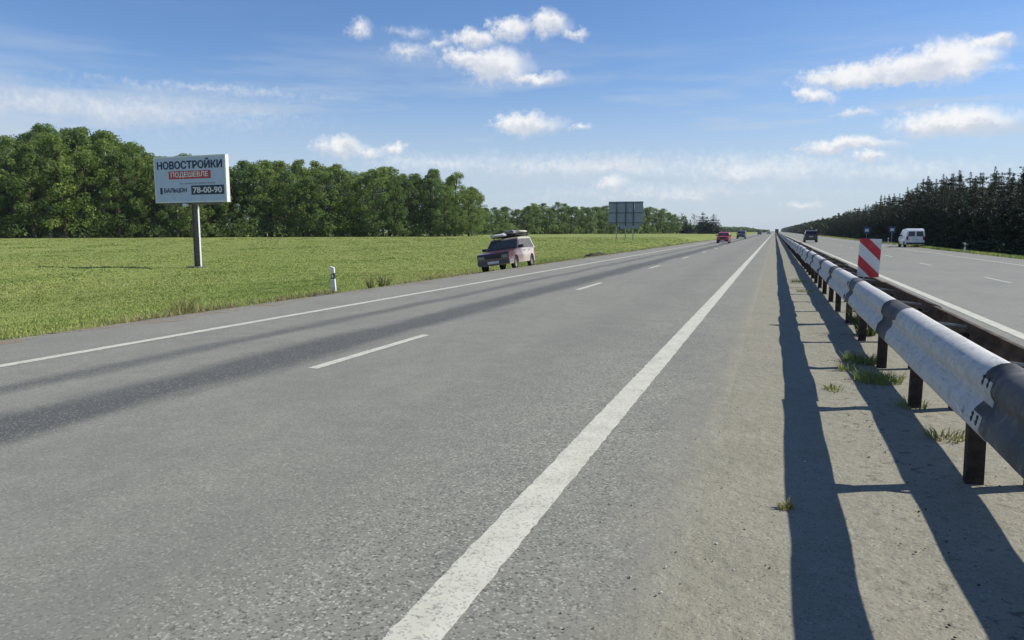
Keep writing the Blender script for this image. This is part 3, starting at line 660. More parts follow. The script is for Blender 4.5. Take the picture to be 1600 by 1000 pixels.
# ------------------------------------------------------------------ grass
def blades(name, label, X, Y, wid, hgt, seed, mat, per=4, spread=.10):
    rg = np.random.default_rng(seed); n = len(X); Z = terrain(X, Y); i = np.repeat(np.arange(n), per); m = len(i)
    bx = X[i]+rg.normal(0, 1, m)*spread; by = Y[i]+rg.normal(0, 1, m)*spread; bz = terrain(bx, by)-.01
    a = rg.uniform(0, 6.28, m); w = wid[i]*rg.uniform(.6, 1.3, m); h = hgt[i]*rg.uniform(.5, 1.25, m); la = rg.uniform(0, 6.28, m); ln = h*rg.uniform(.1, .75, m)
    dx, dy = np.cos(a)*w, np.sin(a)*w; B = np.stack([bx, by, bz], 1); D = np.stack([dx, dy, 0*dx], 1); T = np.stack([np.cos(la)*ln, np.sin(la)*ln, h], 1)
    V = np.stack([B-D, B+D, B+T], 1).reshape(-1, 3); tone = np.clip(rg.normal(.5, .10, n)[i]+rg.normal(0, .10, m), 0, 1)
    me = np_mesh(name, V, np.arange(m*3).reshape(m, 3), {'tone': tone}); return tag(mobj(name, me, mat), label, 'grass', kind='stuff')
n = 150000; az = RNG.uniform(R(-12), R(78), n); dist = np.exp(RNG.uniform(math.log(9.5), math.log(150), n)); X = -np.sin(az)*dist; Y = np.cos(az)*dist
edge = -10.85 - RNG.exponential(.22, n) + .22*np.sin(Y*.9)+.18*np.sin(Y*2.3+1)+.12*np.sin(Y*5.1)
keep = (X < edge) & ~((np.abs(X+10.9) < 1.75) & (np.abs(Y-30.4) < 4.6)); X, Y, dist = X[keep], Y[keep], dist[keep]
tall = np.where(X > -12.6, RNG.uniform(.6, 1.9, len(X)), RNG.uniform(.7, 1.3, len(X)))
blades('meadow_grass', 'green meadow grass left of the road', X, Y, .0045+.00085*dist, (.052+.00025*dist)*tall, 41, M_BLADE)
M_DRYT = blade_material('dry_tuft', .5, (.15, .15, .05), (.34, .30, .14))
n = 4200; Y = np.exp(RNG.uniform(math.log(5), math.log(110), n)); X = -10.85 - RNG.exponential(.5, n); clump = np.sin(Y*1.3)+np.sin(Y*.47+2)+.6*np.sin(Y*3.1+1); k_ = (clump > .35) & ~(np.abs(Y-30.4) < 4.0); X, Y = X[k_], Y[k_]; dist = np.hypot(X, Y)
blades('verge_weeds', 'dry brownish weeds along the left edge of the asphalt', X, Y, .003+.0007*dist, RNG.uniform(.05, .22, len(X)), 43, M_DRYT, 5, .07)
n = 16000; Y = np.exp(RNG.uniform(math.log(45), math.log(260), n)); X = 13.5 + RNG.uniform(0, 6.0, n); dist = np.hypot(X, Y)
blades('verge_grass', 'dark shaded grass between far road and plantation', X, Y, .006+.0011*dist, .16+.0006*dist, 42, M_BLADE)

# ------------------------------------------------------------------ vehicles
M_GLASS = MT('car_glass', .06, 0, .6); M_GLASS.set('Base Color', (.018, .022, .024, 1)); M_GLASS = M_GLASS.m
M_TYRE = simple('tyre_rubber', (.022, .022, .023), .85, 0, .3, .3, 10); M_RIM = simple('steel_rim', (.16, .155, .145), .8, .0, .3, .25, 9)
M_BLACK = simple('black_plastic', (.025, .025, .027), .6, 0, .4, .2); M_CHROME = simple('dull_chrome', (.45, .45, .45), .3, .8, .5, .15)
M_LAMP = simple('headlamp_glass', (.22, .23, .23), .12, .2, .6, .15); M_RED = simple('tail_lamp_red', (.22, .012, .012), .25, 0, .5, .15)
M_PLATE = simple('number_plate_white', (.6, .6, .58), .5)
def paint_car(name, col, dust=(.34, .31, .25), amt=.5, patch=None):
    m = MT(name, .32, .05, .5); O = m.obj(); x, y, z = m.sep(O); n = m.noise(O, 3.5, 5, .65); n2 = m.noise(O, 14, 4, .7)
    c = m.mix(m.ss(n, .3, .7), tuple(k*.88 for k in col), tuple(min(1, k*1.1) for k in col))
    if patch:   # mauve along the flanks, cream over the rear half
        e = m.math('ADD', x, m.math('MULTIPLY', m.math('SUBTRACT', n, .5), .5)); sd = m.ss(m.math('ABSOLUTE', y), .70, .735); c = m.mix(m.math('MULTIPLY', m.math('MULTIPLY', m.ss(e, 1.5, 1.0), sd), .55), c, (.30, .20, .19)); c = m.mix(m.math('MULTIPLY', m.ss(e, .55, -.25), m.ss(x, .35, .1)), c, patch)
    d = m.math('MULTIPLY', m.ss(m.math('ADD', z, m.math('MULTIPLY', n2, -.5)), .45, -.05), amt); c = m.mix(d, c, dust)
    m.set('Base Color', c); m.set('Roughness', m.math('ADD', .28, m.math('MULTIPLY', d, .55))); m.b.inputs['Coat Weight'].default_value = .35; m.b.inputs['Coat Roughness'].default_value = .12; return m.m
def wheel_meshes(r, w):
    def lathe(prof, seg=20):
        V = []; Fc = []
        for k in range(seg):
            a = 2*math.pi*k/seg
            for rr, yy in prof: V.append((rr*math.cos(a), yy, rr*math.sin(a)))
        n = len(prof)
        for k in range(seg):
            for i in range(n-1): Fc.append((k*n+i, k*n+i+1, ((k+1) % seg)*n+i+1, ((k+1) % seg)*n+i))
        return V, Fc
    h = w/2; ty = lathe([(r*.62, -h*.8), (r*.68, -h), (r*.9, -h), (r, -h*.72), (r, h*.72), (r*.9, h), (r*.68, h), (r*.62, h*.8), (r*.62, -h*.8)])
    rm = lathe([(.001, h*.55), (r*.14, h*.6), (r*.2, h*.35), (r*.44, h*.30), (r*.5, h*.62), (r*.6, h*.7), (r*.64, h*.82), (r*.64, -h*.7), (.001, -h*.6)])
    return np_mesh('wheel', *ty, smooth=True), np_mesh('rim', *rm, smooth=True)
def arch(xc, r, zb, n=9):
    return [(xc - r*math.cos(math.pi*k/n), zb + r*math.sin(math.pi*k/n)*1.0) for k in range(n+1)]
def build_car(name, label, p, paint, loc, rot, group=None, face='front', cat='car'):
    """p: half width w, roof half width wr, lower outline low(list rear->front over the top), cabin polygon, axles, wheel radius"""
    t = thing(name, label, cat, loc, rot, group); w, wr = p['w'], p['wr']; zb = p['zb']; ra, fa = p['axles']; ar = p['r']*1.17
    bottom = [(p['x0']+.06, zb)] + arch(ra, ar, zb+.02) + arch(fa, ar, zb+.02) + [(p['x1']-.06, zb)]
    poly = bottom + p['low']; zmax = max(z for x, z in p['low'])
    bm = bmesh.new()
    def sidew(x, z): 
        tpr = 1 - .10*max(0, (abs(x)-(p['x1']-.5))/.5)**2 if abs(x) > p['x1']-.5 else 1.0
        zz = (z-zb)/(zmax-zb); return w*tpr*(.955+.045*math.sin(math.pi*min(1, max(0, zz*.95+.05))))
    prism(bm, poly, (-1, 1), lambda u, v, s: (u, s*sidew(u, v), v)); body = from_bm('body', bm, paint, t, bevel=.028)
    # dark under-tray and wheel wells
    boxo('underbody', M_BLACK, t, p['x0']+.25, p['x1']-.25, -w*.78, w*.78, zb+.03, zmax-.18)
    cab = p['cabin']; zc0 = min(z for x, z in cab); zc1 = max(z for x, z in cab)
    def cw(z): return w*.945 + (wr-w*.945)*(z-zc0)/(zc1-zc0)
    bm = bmesh.new(); prism(bm, cab, (-1, 1), lambda u, v, s: (u, s*cw(v), v)); cabin = from_bm('cabin', bm, paint, t, bevel=.045)
    for poly in p['side_windows']:
        for s in (-1, 1):
            bm = bmesh.new(); prism(bm, poly, (.0, .012), lambda u, v, q: (u, s*(cw(v)+.001+q), v)); from_bm('side_window', bm, M_GLASS, t)
    # windscreen and rear window lie on the sloping cabin ends
    for nm, (xa, za, xb, zb_) , sg in (('windscreen', p['screen'], 1), ('rear_window', p['rear'], -1)):
        d = Vector((xb-xa, 0, zb_-za)); nn = Vector((d.z, 0, -d.x)).normalized(); nn = nn if nn.x*sg > 0 else -nn
        for s in ((-1, 1) if (nm == 'rear_window' and p.get('split')) else (0,)):
            bm = bmesh.new(); A = .9; vs = []
            for off in (.004, .016):
                for (f, ) in ((.14,), (.90,)):
                    x = xa+(xb-xa)*f; z = za+(zb_-za)*f; ww = cw(z)*(.93 if nm == 'windscreen' else .88)
                    lo, hi = (-ww, ww) if s == 0 else ((s*.07, s*ww*.92))
                    vs.append([bm.verts.new(Vector((x, lo, z))+nn*off), bm.verts.new(Vector((x, hi, z))+nn*off)])
            a, b, c, d_ = vs
            for q in ((a[0], a[1], b[1], b[0]), (c[0], d_[0], d_[1], c[1]), (a[0], c[0], c[1], a[1]), (b[0], b[1], d_[1], d_[0]), (a[0], b[0], d_[0], c[0]), (a[1], c[1], d_[1], b[1])): bm.faces.new(q)
            from_bm(nm, bm, M_GLASS, t, bevel=.003)
    wm, rm = wheel_meshes(p['r'], p.get('ww', .18))
    for ax in (ra, fa):
        for s in (-1, 1):
            o = mobj('wheel', wm, M_TYRE, t); o.location = (ax, s*(w-.115), p['r']); o.rotation_euler = (0, 0, 0 if s > 0 else math.pi); mobj('rim', rm, M_RIM, o)
    x1, x0 = p['x1'], p['x0']; fb = p.get('bump', M_BLACK); wf = w*.90
    boxo('front_bumper', fb, t, x1-.10, x1+.05, -wf, wf, zb+.06, zb+.22, .03); boxo('rear_bumper', fb, t, x0-.05, x0+.10, -wf, wf, zb+.06, zb+.22, .03)
    hz = p['lamp_z']; hh = p.get('lamp_h', .15)
    boxo('grille', M_BLACK, t, x1-.06, x1+.012, -w*.46, w*.46, hz-hh*.5, hz+hh*.5, .008)
    for s in (-1, 1):
        boxo('headlight', M_LAMP, t, x1-.08, x1+.02, *sorted((s*w*.50, s*w*.84)), hz-hh*.5, hz+hh*.5, .015)
        tz0, tz1 = p['tail']; boxo('tail_light', M_RED, t, x0-.02, x0+.08, *sorted((s*w*.72, s*w*.90)), tz0, tz1, .012)
        boxo('wing_mirror', M_BLACK, t, p['mirror'][0]-.06, p['mirror'][0]+.04, *sorted((s*(w*.93), s*(w+.16))), p['mirror'][1], p['mirror'][1]+.13, .02)
        for (hx, hzz) in p.get('handles', []): boxo('door_handle', M_BLACK, t, hx-.07, hx+.07, *sorted((s*(w*.99), s*(w*.99+.025))), hzz, hzz+.03, .006)
    if face == 'front': boxo('number_plate', M_PLATE, t, x1+.05, x1+.062, -.26, .26, zb+.08, zb+.19)
    else: boxo('number_plate', M_PLATE, t, x0-.034, x0-.022, -.26, .26, p['plate_z'], p['plate_z']+.11)
    return t
WAGON = dict(w=.81, wr=.63, zb=.27, x0=-2.0, x1=2.0, axles=(-1.2, 1.22), r=.30, ww=.17,
    low=[(2.0, .40), (2.01, .70), (1.96, .80), (1.35, .865), (.70, .905), (.4, .92), (-1.9, .92), (-2.0, .88), (-2.0, .40)],
    cabin=[(.78, .885), (.16, 1.385), (.02, 1.425), (-1.55, 1.43), (-1.78, 1.39), (-1.99, .885)], screen=(.78, .885, .16, 1.385), rear=(-1.99, .885, -1.78, 1.39),
    side_windows=[[(.62, .93), (.13, 1.33), (-.18, 1.35), (-.18, .93)], [(-.25, .93), (-.25, 1.35), (-.98, 1.35), (-1.02, .93)], [(-1.10, .93), (-1.06, 1.35), (-1.62, 1.345), (-1.80, .93)]],
    lamp_z=.64, lamp_h=.13, tail=(.5, .8), mirror=(.55, .93), handles=[(-.1, .80), (-.9, .80)], plate_z=.6, bump=simple('dark_bumper', (.07, .07, .07), .4, .3))
HATCH = dict(w=.85, wr=.60, zb=.20, x0=-1.95, x1=2.05, axles=(-1.25, 1.25), r=.31, ww=.19,
    low=[(2.05, .42), (2.02, .62), (1.7, .78), (1.05, .93), (.4, .96), (-1.8, 1.0), (-1.95, .9), (-1.97, .40)],
    cabin=[(1.10, .90), (.35, 1.38), (-.1, 1.48), (-1.2, 1.46), (-1.6, 1.34), (-1.92, .93)], screen=(1.10, .90, .35, 1.38), rear=(-1.92, .93, -1.6, 1.34),
    side_windows=[[(.85, .97), (.30, 1.34), (-.22, 1.39), (-.22, .97)], [(-.3, .97), (-.3, 1.39), (-1.15, 1.36), (-1.45, 1.0)]],
    lamp_z=.68, lamp_h=.15, tail=(.72, .98), mirror=(.75, .98), handles=[(-.1, .85), (-1.0, .87)], plate_z=.7)
SUV = dict(w=.90, wr=.68, zb=.30, x0=-2.15, x1=2.2, axles=(-1.35, 1.35), r=.37, ww=.23,
    low=[(2.2, .55), (2.17, .82), (1.95, .96), (1.0, 1.06), (.4, 1.08), (-2.0, 1.12), (-2.15, 1.05), (-2.17, .5)],
    cabin=[(1.05, 1.04), (.35, 1.58), (-.1, 1.70), (-1.6, 1.68), (-1.9, 1.58), (-2.12, 1.06)], screen=(1.05, 1.04, .35, 1.58), rear=(-2.12, 1.06, -1.9, 1.58),
    side_windows=[[(.8, 1.10), (.28, 1.52), (-.2, 1.60), (-.2, 1.10)], [(-.28, 1.10), (-.28, 1.60), (-1.05, 1.60), (-1.05, 1.12)], [(-1.13, 1.13), (-1.13, 1.58), (-1.65, 1.54), (-1.8, 1.16)]],
    lamp_z=.86, lamp_h=.16, tail=(.85, 1.25), mirror=(.75, 1.10), handles=[(-.1, .98), (-1.0, 1.0)], plate_z=.75)
VAN = dict(w=.89, wr=.72, zb=.28, x0=-2.05, x1=2.1, axles=(-1.3, 1.35), r=.32, ww=.2, split=True,
    low=[(2.1, .5), (2.07, .75), (1.85, .92), (1.3, 1.08), (.8, 1.12), (-1.95, 1.12), (-2.05, 1.08), (-2.06, .45)],
    cabin=[(1.42, 1.04), (.75, 1.62), (.35, 1.80), (-1.2, 1.87), (-1.85, 1.80), (-2.0, 1.62), (-2.04, 1.06)], screen=(1.42, 1.04, .75, 1.62), rear=(-2.04, 1.02, -1.99, 1.66),
    side_windows=[[(1.12, 1.12), (.70, 1.52), (.18, 1.58), (.18, 1.12)]],
    lamp_z=.82, lamp_h=.2, tail=(.75, 1.12), mirror=(.95, 1.12), handles=[(.3, 1.0), (-.3, 1.0)], plate_z=.72)
ROLL = math.atan(.135); wx, wy = -11.36, 31.1
wz = -.03-.135*(-10.55-wx) - .015
wagon = build_car('parked_wagon', 'dusty maroon and cream station wagon parked tilted on the grassy left verge', WAGON, paint_car('maroon_and_cream_paint', (.085, .038, .040), (.36, .32, .27), .75, (.50, .43, .36)), (wx, wy, wz), (ROLL, 0, R(-88)))
# roof rack, its feet and the bundles tied on it
bm = bmesh.new()
for x in (-1.45, -.85, -.2): tube(bm, [(x, -.66, 1.50), (x, .66, 1.50)], [.016, .016], 6)
for y in (-.64, .64): tube(bm, [(-1.65, y, 1.52), (.0, y, 1.52)], [.014, .014], 6)
for x in (-1.45, -.2):
    for y in (-.60, .60): tube(bm, [(x, y, 1.38), (x, y, 1.51)], [.015, .015], 6)
from_bm('roof_rack', bm, M_BLACK, wagon)
def bundle(name, label, cat, cx, cy, cz, sx, sy, sz, mat, seed, mats=None):
    rg = np.random.default_rng(seed); bm = bmesh.new(); bmesh.ops.create_icosphere(bm, subdivisions=3, radius=1)
    for v in bm.verts:
        c = v.co; f = 1+.10*math.sin(4*c.x+seed)+.07*math.sin(7*c.y+3*c.z+seed); q = [math.copysign(abs(k)**.55, k) for k in c]; v.co = Vector((q[0]*sx*f, q[1]*sy*f, q[2]*sz*(f if c.z > 0 else 1)))
    t = thing(name, label, cat); t.matrix_world = wagon.matrix_basis @ Matrix.Translation((cx, cy, cz)); from_bm('cover', bm, mat, t, smooth=True)
    bm = bmesh.new()
    for x in (-.45, .4):
        tube(bm, [(x*sx, -sy*1.02, -sz), (x*sx, -sy*1.05, sz*.6), (x*sx, -sy*.6, sz*1.07), (x*sx, sy*.6, sz*1.07), (x*sx, sy*1.05, sz*.6), (x*sx, sy*1.02, -sz)], [.009]*6, 5)
    from_bm('strap', bm, M_BLACK, t); return t
M_TARP = simple('cream_tarpaulin', (.50, .48, .42), .7, 0, .3, .25, 3); M_TARP2 = simple('white_sacking', (.62, .61, .58), .7, 0, .3, .2, 4); M_BAG_GAP = simple('dark_bag_and_gap_shade', (.06, .055, .05), .8, 0, .3, .3, 4)
bpy.context.view_layer.update()
bundle('roof_bundle', 'cream tarpaulin bundle strapped along the near side of the wagon roof', 'bundle', -.95, .20, 1.665, .90, .44, .065, M_TARP, 1)
bundle('roof_bundle', 'white sack on the front far corner of the wagon roof rack', 'bundle', -.02, -.30, 1.585, .30, .34, .075, M_TARP2, 2)
bundle('roof_bundle', 'grey lumpy bag on top of the front end of the wagon roof load', 'bundle', -.35, .18, 1.72, .30, .24, .07, simple('grey_bag', (.20, .20, .21), .8, 0, .3, .3, 5), 4)
bundle('roof_bundle', 'small dark bag at the rear far side of the wagon roof load', 'bundle', -1.35, -.36, 1.65, .28, .22, .085, M_BAG_GAP, 5)
bundle('roof_bundle', 'dark filler in place of the shaded gap under the cream bundle on the roof', 'bundle', -.80, .05, 1.555, .72, .58, .05, M_BAG_GAP, 3)  # dark lump added as the shade in the gap below the cream bundle
build_car('red_car', 'small red hatchback driving towards the viewer on the left carriageway', HATCH, paint_car('red_paint', (.34, .022, .030), amt=.25), (-6.5, 102.5, 0), (0, 0, R(-90)))
build_car('grey_offroad_car', 'dark grey off-road car far ahead, coming just behind the red car', SUV, paint_car('slate_paint', (.085, .10, .125), amt=.3), (-6.6, 160, 0), (0, 0, R(-90)))
build_car('black_suv', 'dark sport utility vehicle driving away on the far carriageway past the barrier', SUV, paint_car('black_paint', (.020, .021, .024), amt=.2), (4.85, 113.5, 0), (0, 0, R(90)), face='rear')
build_car('white_van', 'white panel van stopped on the right shoulder in front of the dark conifers', VAN, paint_car('white_paint', (.74, .75, .77), amt=.35), (13.0, 83.0, -.03), (0, 0, R(91.5)), face='rear', cat='van')
build_car('distant_car', 'tiny dark car near the vanishing point, left of the inner white line', HATCH, paint_car('dark_blue_paint', (.05, .06, .09), amt=.3), (-6.2, 330, 0), (0, 0, R(-90)), group='tiny cars near the horizon')
build_car('distant_car', 'tiny pale car near the vanishing point beside the inner white line', HATCH, paint_car('silver_paint', (.30, .31, .32), amt=.3), (-3.0, 400, 0), (0, 0, R(-90)), group='tiny cars near the horizon')

# ------------------------------------------------------------------ billboard
def text_mesh(body, size, bold=0.0, ext=.004, width=None, shear=0, thick=0):
    cu = bpy.data.curves.new('lettering', 'FONT'); cu.body = body; cu.size = size; cu.align_x = 'CENTER'; cu.align_y = 'CENTER'; cu.extrude = ext; cu.offset = bold; cu.shear = shear; cu.resolution_u = 3
    o = bpy.data.objects.new('lettering', cu); C.objects.link(o); bpy.context.view_layer.update()
    me = bpy.data.meshes.new_from_object(o.evaluated_get(bpy.context.evaluated_depsgraph_get())); bpy.data.objects.remove(o); bpy.data.curves.remove(cu); me.name = 'lettering'
    co = np.empty(len(me.vertices)*3, np.float32); me.vertices.foreach_get('co', co); co = co.reshape(-1, 3)
    if width: co[:, 0] *= width/(co[:, 0].max()-co[:, 0].min())
    co[:, 0] -= (co[:, 0].max()+co[:, 0].min())/2; co[:, 1] -= (co[:, 1].max()+co[:, 1].min())/2
    polys = [list(p.vertices) for p in me.polygons]; V = []; Fc = []; n0 = len(co)
    for k, (dx, dy) in enumerate([(0, 0)] if not thick else [(0, 0), (thick, 0), (-thick, 0), (0, thick*.8), (0, -thick*.8)]):
        V += [(a+dx, b+dy, c+k*.0007) for a, b, c in co.tolist()]; Fc += [[i+k*n0 for i in p] for p in polys]
    m2 = bpy.data.meshes.new('lettering'); m2.from_pydata(V, [], Fc); m2.update(); bpy.data.meshes.remove(me); return m2
M_BB = simple('billboard_vinyl', (.50, .575, .73), .55, 0, .4, .05, 2); M_NAVY = simple('navy_print', (.022, .035, .085), .55); M_REDP = simple('red_print', (.50, .055, .06), .55); M_WHITEP = simple('white_print', (.75, .75, .74), .55)
M_FRAME = simple('white_metal_frame', (.72, .72, .70), .5, .1, .5, .1); M_POLE = simple('grey_painted_steel', (.15, .13, .11), .6, .2, .4, .3, 4); M_GREYP = simple('grey_print', (.30, .34, .42), .55)
bx, by = -35.15, 37.35; bz = tz(bx, by)
bb = thing('billboard', 'large white billboard with navy lettering and red strip on a single steel pole', 'billboard', (bx, by, bz), (0, 0, R(-2)))
Z0, Z1 = 3.42-bz, 6.36-bz; W2 = 3.0; CX = -.22; zc = (Z0+Z1)/2
boxo('panel', M_POLE, bb, CX-W2+.02, CX+W2-.02, -.10, .10, Z0+.02, Z1-.02)
face = boxo('face', M_BB, bb, CX-W2+.06, CX+W2-.06, -.122, -.102, Z0+.06, Z1-.06)
boxo('back_face', M_BB, bb, CX-W2+.06, CX+W2-.06, .102, .122, Z0+.06, Z1-.06)
for (a, b, c, d) in ((CX-W2, CX-W2+.10, Z0, Z1), (CX+W2-.10, CX+W2, Z0, Z1), (CX-W2+.10, CX+W2-.10, Z1-.09, Z1), (CX-W2+.10, CX+W2-.10, Z0, Z0+.09)): boxo('frame_bar', M_FRAME, bb, a, b, -.14, .14, c, d, .012)
def letter(me, mat, x, z, y=-.132):
    o = mobj('lettering', me, mat, face); o.rotation_euler = (R(90), 0, 0); o.location = (CX+x, y, zc+z); return o
letter(text_mesh('НОВОСТРОЙКИ', .64, 0, width=5.40, thick=.028), M_NAVY, .0, .98)
boxo('red_strip', M_REDP, face, CX-1.75, CX+1.75, -.135, -.123, zc+.03, zc+.53)
letter(text_mesh('ПОДЕШЕВЛЕ', .42, 0, width=3.1, thick=.010), M_WHITEP, 0, .28, -.139)
for q0, q1 in ((-.9, -.55), (-.45, .25), (.35, .62), (.72, 1.35), (1.45, 2.1)): boxo('small_print', M_GREYP, face, CX+q0, CX+q1, -.132, -.123, zc-.31, zc-.22)   # too small to read
letter(text_mesh('БАЛЬЦОН', .36, 0, width=1.9, thick=.012), M_NAVY, -1.25, -.70)
boxo('logo_mark', M_NAVY, face, CX-2.55, CX-2.36, -.135, -.123, zc-.92, zc-.50)
boxo('phone_strip', M_NAVY, face, CX+.10, CX+2.78, -.135, -.123, zc-.98, zc-.40)
letter(text_mesh('78-00-90', .50, 0, width=2.35, thick=.014), M_WHITEP, 1.44, -.69, -.139)
bm = bmesh.new()   # I-section pole
prism(bm, [(-.26, -.24), (.26, -.24), (.26, -.19), (.04, -.19), (.04, .19), (.26, .19), (.26, .24), (-.26, .24), (-.26, .19), (-.04, .19), (-.04, -.19), (-.26, -.19)], (-.5, Z0), lambda u, v, s: (v, u*.3, s)); from_bm('pole', bm, M_POLE, bb)
bm = bmesh.new(); prism(bm, [(-.02, 0), (.02, 0), (.02, 1), (-.02, 1)], (-.06, .06), lambda u, v, s: (.25+u*.5, s, v*Z0)); from_bm('pole_lit_edge', bm, M_FRAME, bb)  # white strip paints the sunlit right edge onto the pole
boxo('cross_beam', M_POLE, bb, CX-2.4, CX+2.4, -.12, .12, Z0-.14, Z0-.003); boxo('base_plate', M_POLE, bb, -.5, .5, -.5, .5, -.1, .09, .01)
boxo('floodlight', M_FRAME, bb, -.55, -.25, -.50, -.28, Z0-.26, Z0-.08, .02); boxo('floodlight_arm', M_POLE, bb, -.43, -.37, -.30, -.1, Z0-.10, Z0-.05)

# ------------------------------------------------------------------ big direction sign seen from behind
M_ALU = simple('weathered_aluminium', (.27, .31, .37), .55, .25, .5, .12, 3); M_DARKBAR = simple('dark_sign_frame', (.085, .095, .11), .6, .2); M_SPOST = simple('galvanised_post', (.40, .40, .39), .5, .4, .5, .15)
g = at_depth(977, 372, 125); sx, sy = g[0], g[1]; sz = tz(sx, sy)
sg = thing('direction_sign', 'big grey road sign seen from behind, on posts beyond the parked wagon', 'road sign', (sx, sy, sz), (0, 0, R(8)))
zt = 6.65-sz; zb0 = 2.75-sz; hw = 2.95
for i in range(4):
    for j in range(2): boxo('sign_panel', M_ALU, sg, -hw+i*hw/2+.015, -hw+(i+1)*hw/2-.015, -.02, .02, zb0+j*(zt-zb0)/2+.015, zb0+(j+1)*(zt-zb0)/2-.015)
for z in (zb0+.25, (zb0+zt)/2, zt-.25): boxo('cross_rail', M_DARKBAR, sg, -hw, hw, -.085, -.022, z-.06, z+.06)
for x in (-1.55, .0, 1.30): boxo('post', M_DARKBAR, sg, x-.09, x+.09, -.22, -.087, zb0-.3, zt-.05); boxo('leg', M_SPOST, sg, x-.085, x+.085, -.215, -.095, -.3, zb0-.303)
boxo('lower_plate', M_ALU, sg, -.9, 2.3, -.018, .018, zb0-.78, zb0-.02)

# ------------------------------------------------------------------ hazard marker on the barrier
M_STRIPE = MT('red_white_stripes', .45, 0, .5); O_ = M_STRIPE.obj(); sx_, sy_, sz_ = M_STRIPE.sep(O_)
u = M_STRIPE.math('ADD', sz_, M_STRIPE.math('MULTIPLY', sx_, .95)); HZ_TOP = float(at_depth(1357, 373, 12.4)[2]); fr_ = M_STRIPE.math('FRACT', M_STRIPE.math('DIVIDE', M_STRIPE.math('ADD', u, .22-HZ_TOP+.41*6), .41))
msk = M_STRIPE.math('MULTIPLY', M_STRIPE.ss(fr_, .0, .025), M_STRIPE.ss(fr_, .49, .465)); dn = M_STRIPE.noise(O_, 9, 4, .7)
cc = M_STRIPE.mix(msk, (.66, .66, .65), (.48, .018, .028)); cc = M_STRIPE.mix(M_STRIPE.math('MULTIPLY', M_STRIPE.ss(dn, .5, .8), .35), cc, (.35, .33, .30)); M_STRIPE.set('Base Color', cc); M_STRIPE = M_STRIPE.m
top = at_depth(1357, 373, 12.4); bot = at_depth(1355, 433, 12.4)
hm_ = thing('hazard_marker', 'red and white striped hazard board standing between the two barrier rails', 'hazard marker', (top[0], top[1], 0), (0, R(1.5), R(-4)))
bm = bmesh.new(); ncol = 10; hw = .17
for i in range(ncol):   # gently bowed sheet
    a0, a1 = -hw+2*hw*i/ncol, -hw+2*hw*(i+1)/ncol; yb = lambda x: -.05*(1-(x/hw)**2)
    pv = [bm.verts.new(p) for p in ((a0, yb(a0), bot[2]), (a1, yb(a1), bot[2]), (a1, yb(a1), top[2]), (a0, yb(a0), top[2]), (a0, yb(a0)+.02, bot[2]), (a1, yb(a1)+.02, bot[2]), (a1, yb(a1)+.02, top[2]), (a0, yb(a0)+.02, top[2]))]
    for f in ((0, 1, 2, 3), (7, 6, 5, 4), (0, 4, 5, 1), (3, 2, 6, 7)): bm.faces.new([pv[k] for k in f])
    if i == 0: bm.faces.new([pv[k] for k in (0, 3, 7, 4)])
    if i == ncol-1: bm.faces.new([pv[k] for k in (1, 5, 6, 2)])
bmesh.ops.remove_doubles(bm, verts=bm.verts, dist=1e-5); pn = from_bm('panel', bm, M_STRIPE, hm_)
for zz in (bot[2]+.12, top[2]-.12): boxo('bracket', M_POST, hm_, -hw+.02, hw-.02, .022, .045, zz-.02, zz+.02)
bm = bmesh.new(); tube(bm, [(0, .07, -.2), (0, .07, top[2]-.04)], [.024, .024], 8); from_bm('post', bm, M_POST, hm_)
boxo('foot', M_POST, hm_, -.18, .18, -.10, .22, -.01, .10, .02)

# ------------------------------------------------------------------ small roadside things
M_DELW = simple('white_plastic_post', (.72, .72, .69), .5, 0, .4, .12); M_DELB = simple('black_band', (.03, .03, .03), .5)
def delineator(label, x, y, h, rot=(0, 0, 0)):
    t = thing('delineator_post', label, 'marker post', (x, y, max(tz(x, y), 0 if x > -10.6 and x < 13.3 else -9)-.01), rot, 'roadside marker posts')
    sec = [(-.055, -.045), (.055, -.045), (.06, 0), (.04, .045), (-.04, .045), (-.06, 0)]
    def seg(nm, z0, z1, mat, g=1.0, slope=0):
        bm = bmesh.new(); prism(bm, sec, (z0, z1), lambda u, v, s: (u*g, v*g, s + (slope*u if s == z1 else 0))); return from_bm(nm, bm, mat, t, bevel=.004)
    seg('shaft', -.15, h*.58, M_DELW); seg('band', h*.581, h*.77, M_DELB, .99, .35); seg('cap', h*.79, h, M_DELW, 1.0, -.35); boxo('reflector', M_REFL, t, -.02, .02, -.06, -.046, h*.62, h*.73)
delineator('white marker post with black band on the left verge nearest the viewer', *ground(523, 459, -.10)[:2], .76, (0, R(-3), R(6)))
delineator('white marker post on the right verge in front of the dark conifers', 13.38, 62.5, .78)
delineator('white marker post on the right verge just left of the white van', 12.9, 98.0, .80)
M_BLUE = simple('blue_sign_face', (.06, .11, .24), .5); 
def blue_sign(label, px, y, x, zc_, w, h, kids):
    t = thing('road_sign', label, 'road sign', (x, y, tz(x, y)), (0, 0, 0), 'blue road signs on the right verge'); zc_ -= tz(x, y)
    bm = bmesh.new(); tube(bm, [(0, .06, -.3), (0, .06, zc_+h*.5)], [.04, .04], 8); from_bm('post', bm, M_SPOST, t)
    boxo('sign_plate', M_BLUE, t, -w/2, w/2, -.012, .012, zc_-h/2, zc_+h/2, .006); boxo('sign_field', M_REFL, t, -w*.3, w*.3, -.018, -.013, zc_-h*.25, zc_+h*.2)
blue_sign('blue and white road sign on the right verge, the one farther from the van', 1315, 140, 15.0, 1.75, 1.0, 1.1, 0)
blue_sign('small blue and white road sign on the right verge nearer the van', 1343, 108, 14.6, 1.8, .75, .8, 0)
t = thing('road_sign', 'tiny dark sign on a pole in the median at the vanishing point', 'road sign', (.55, 260, 0))
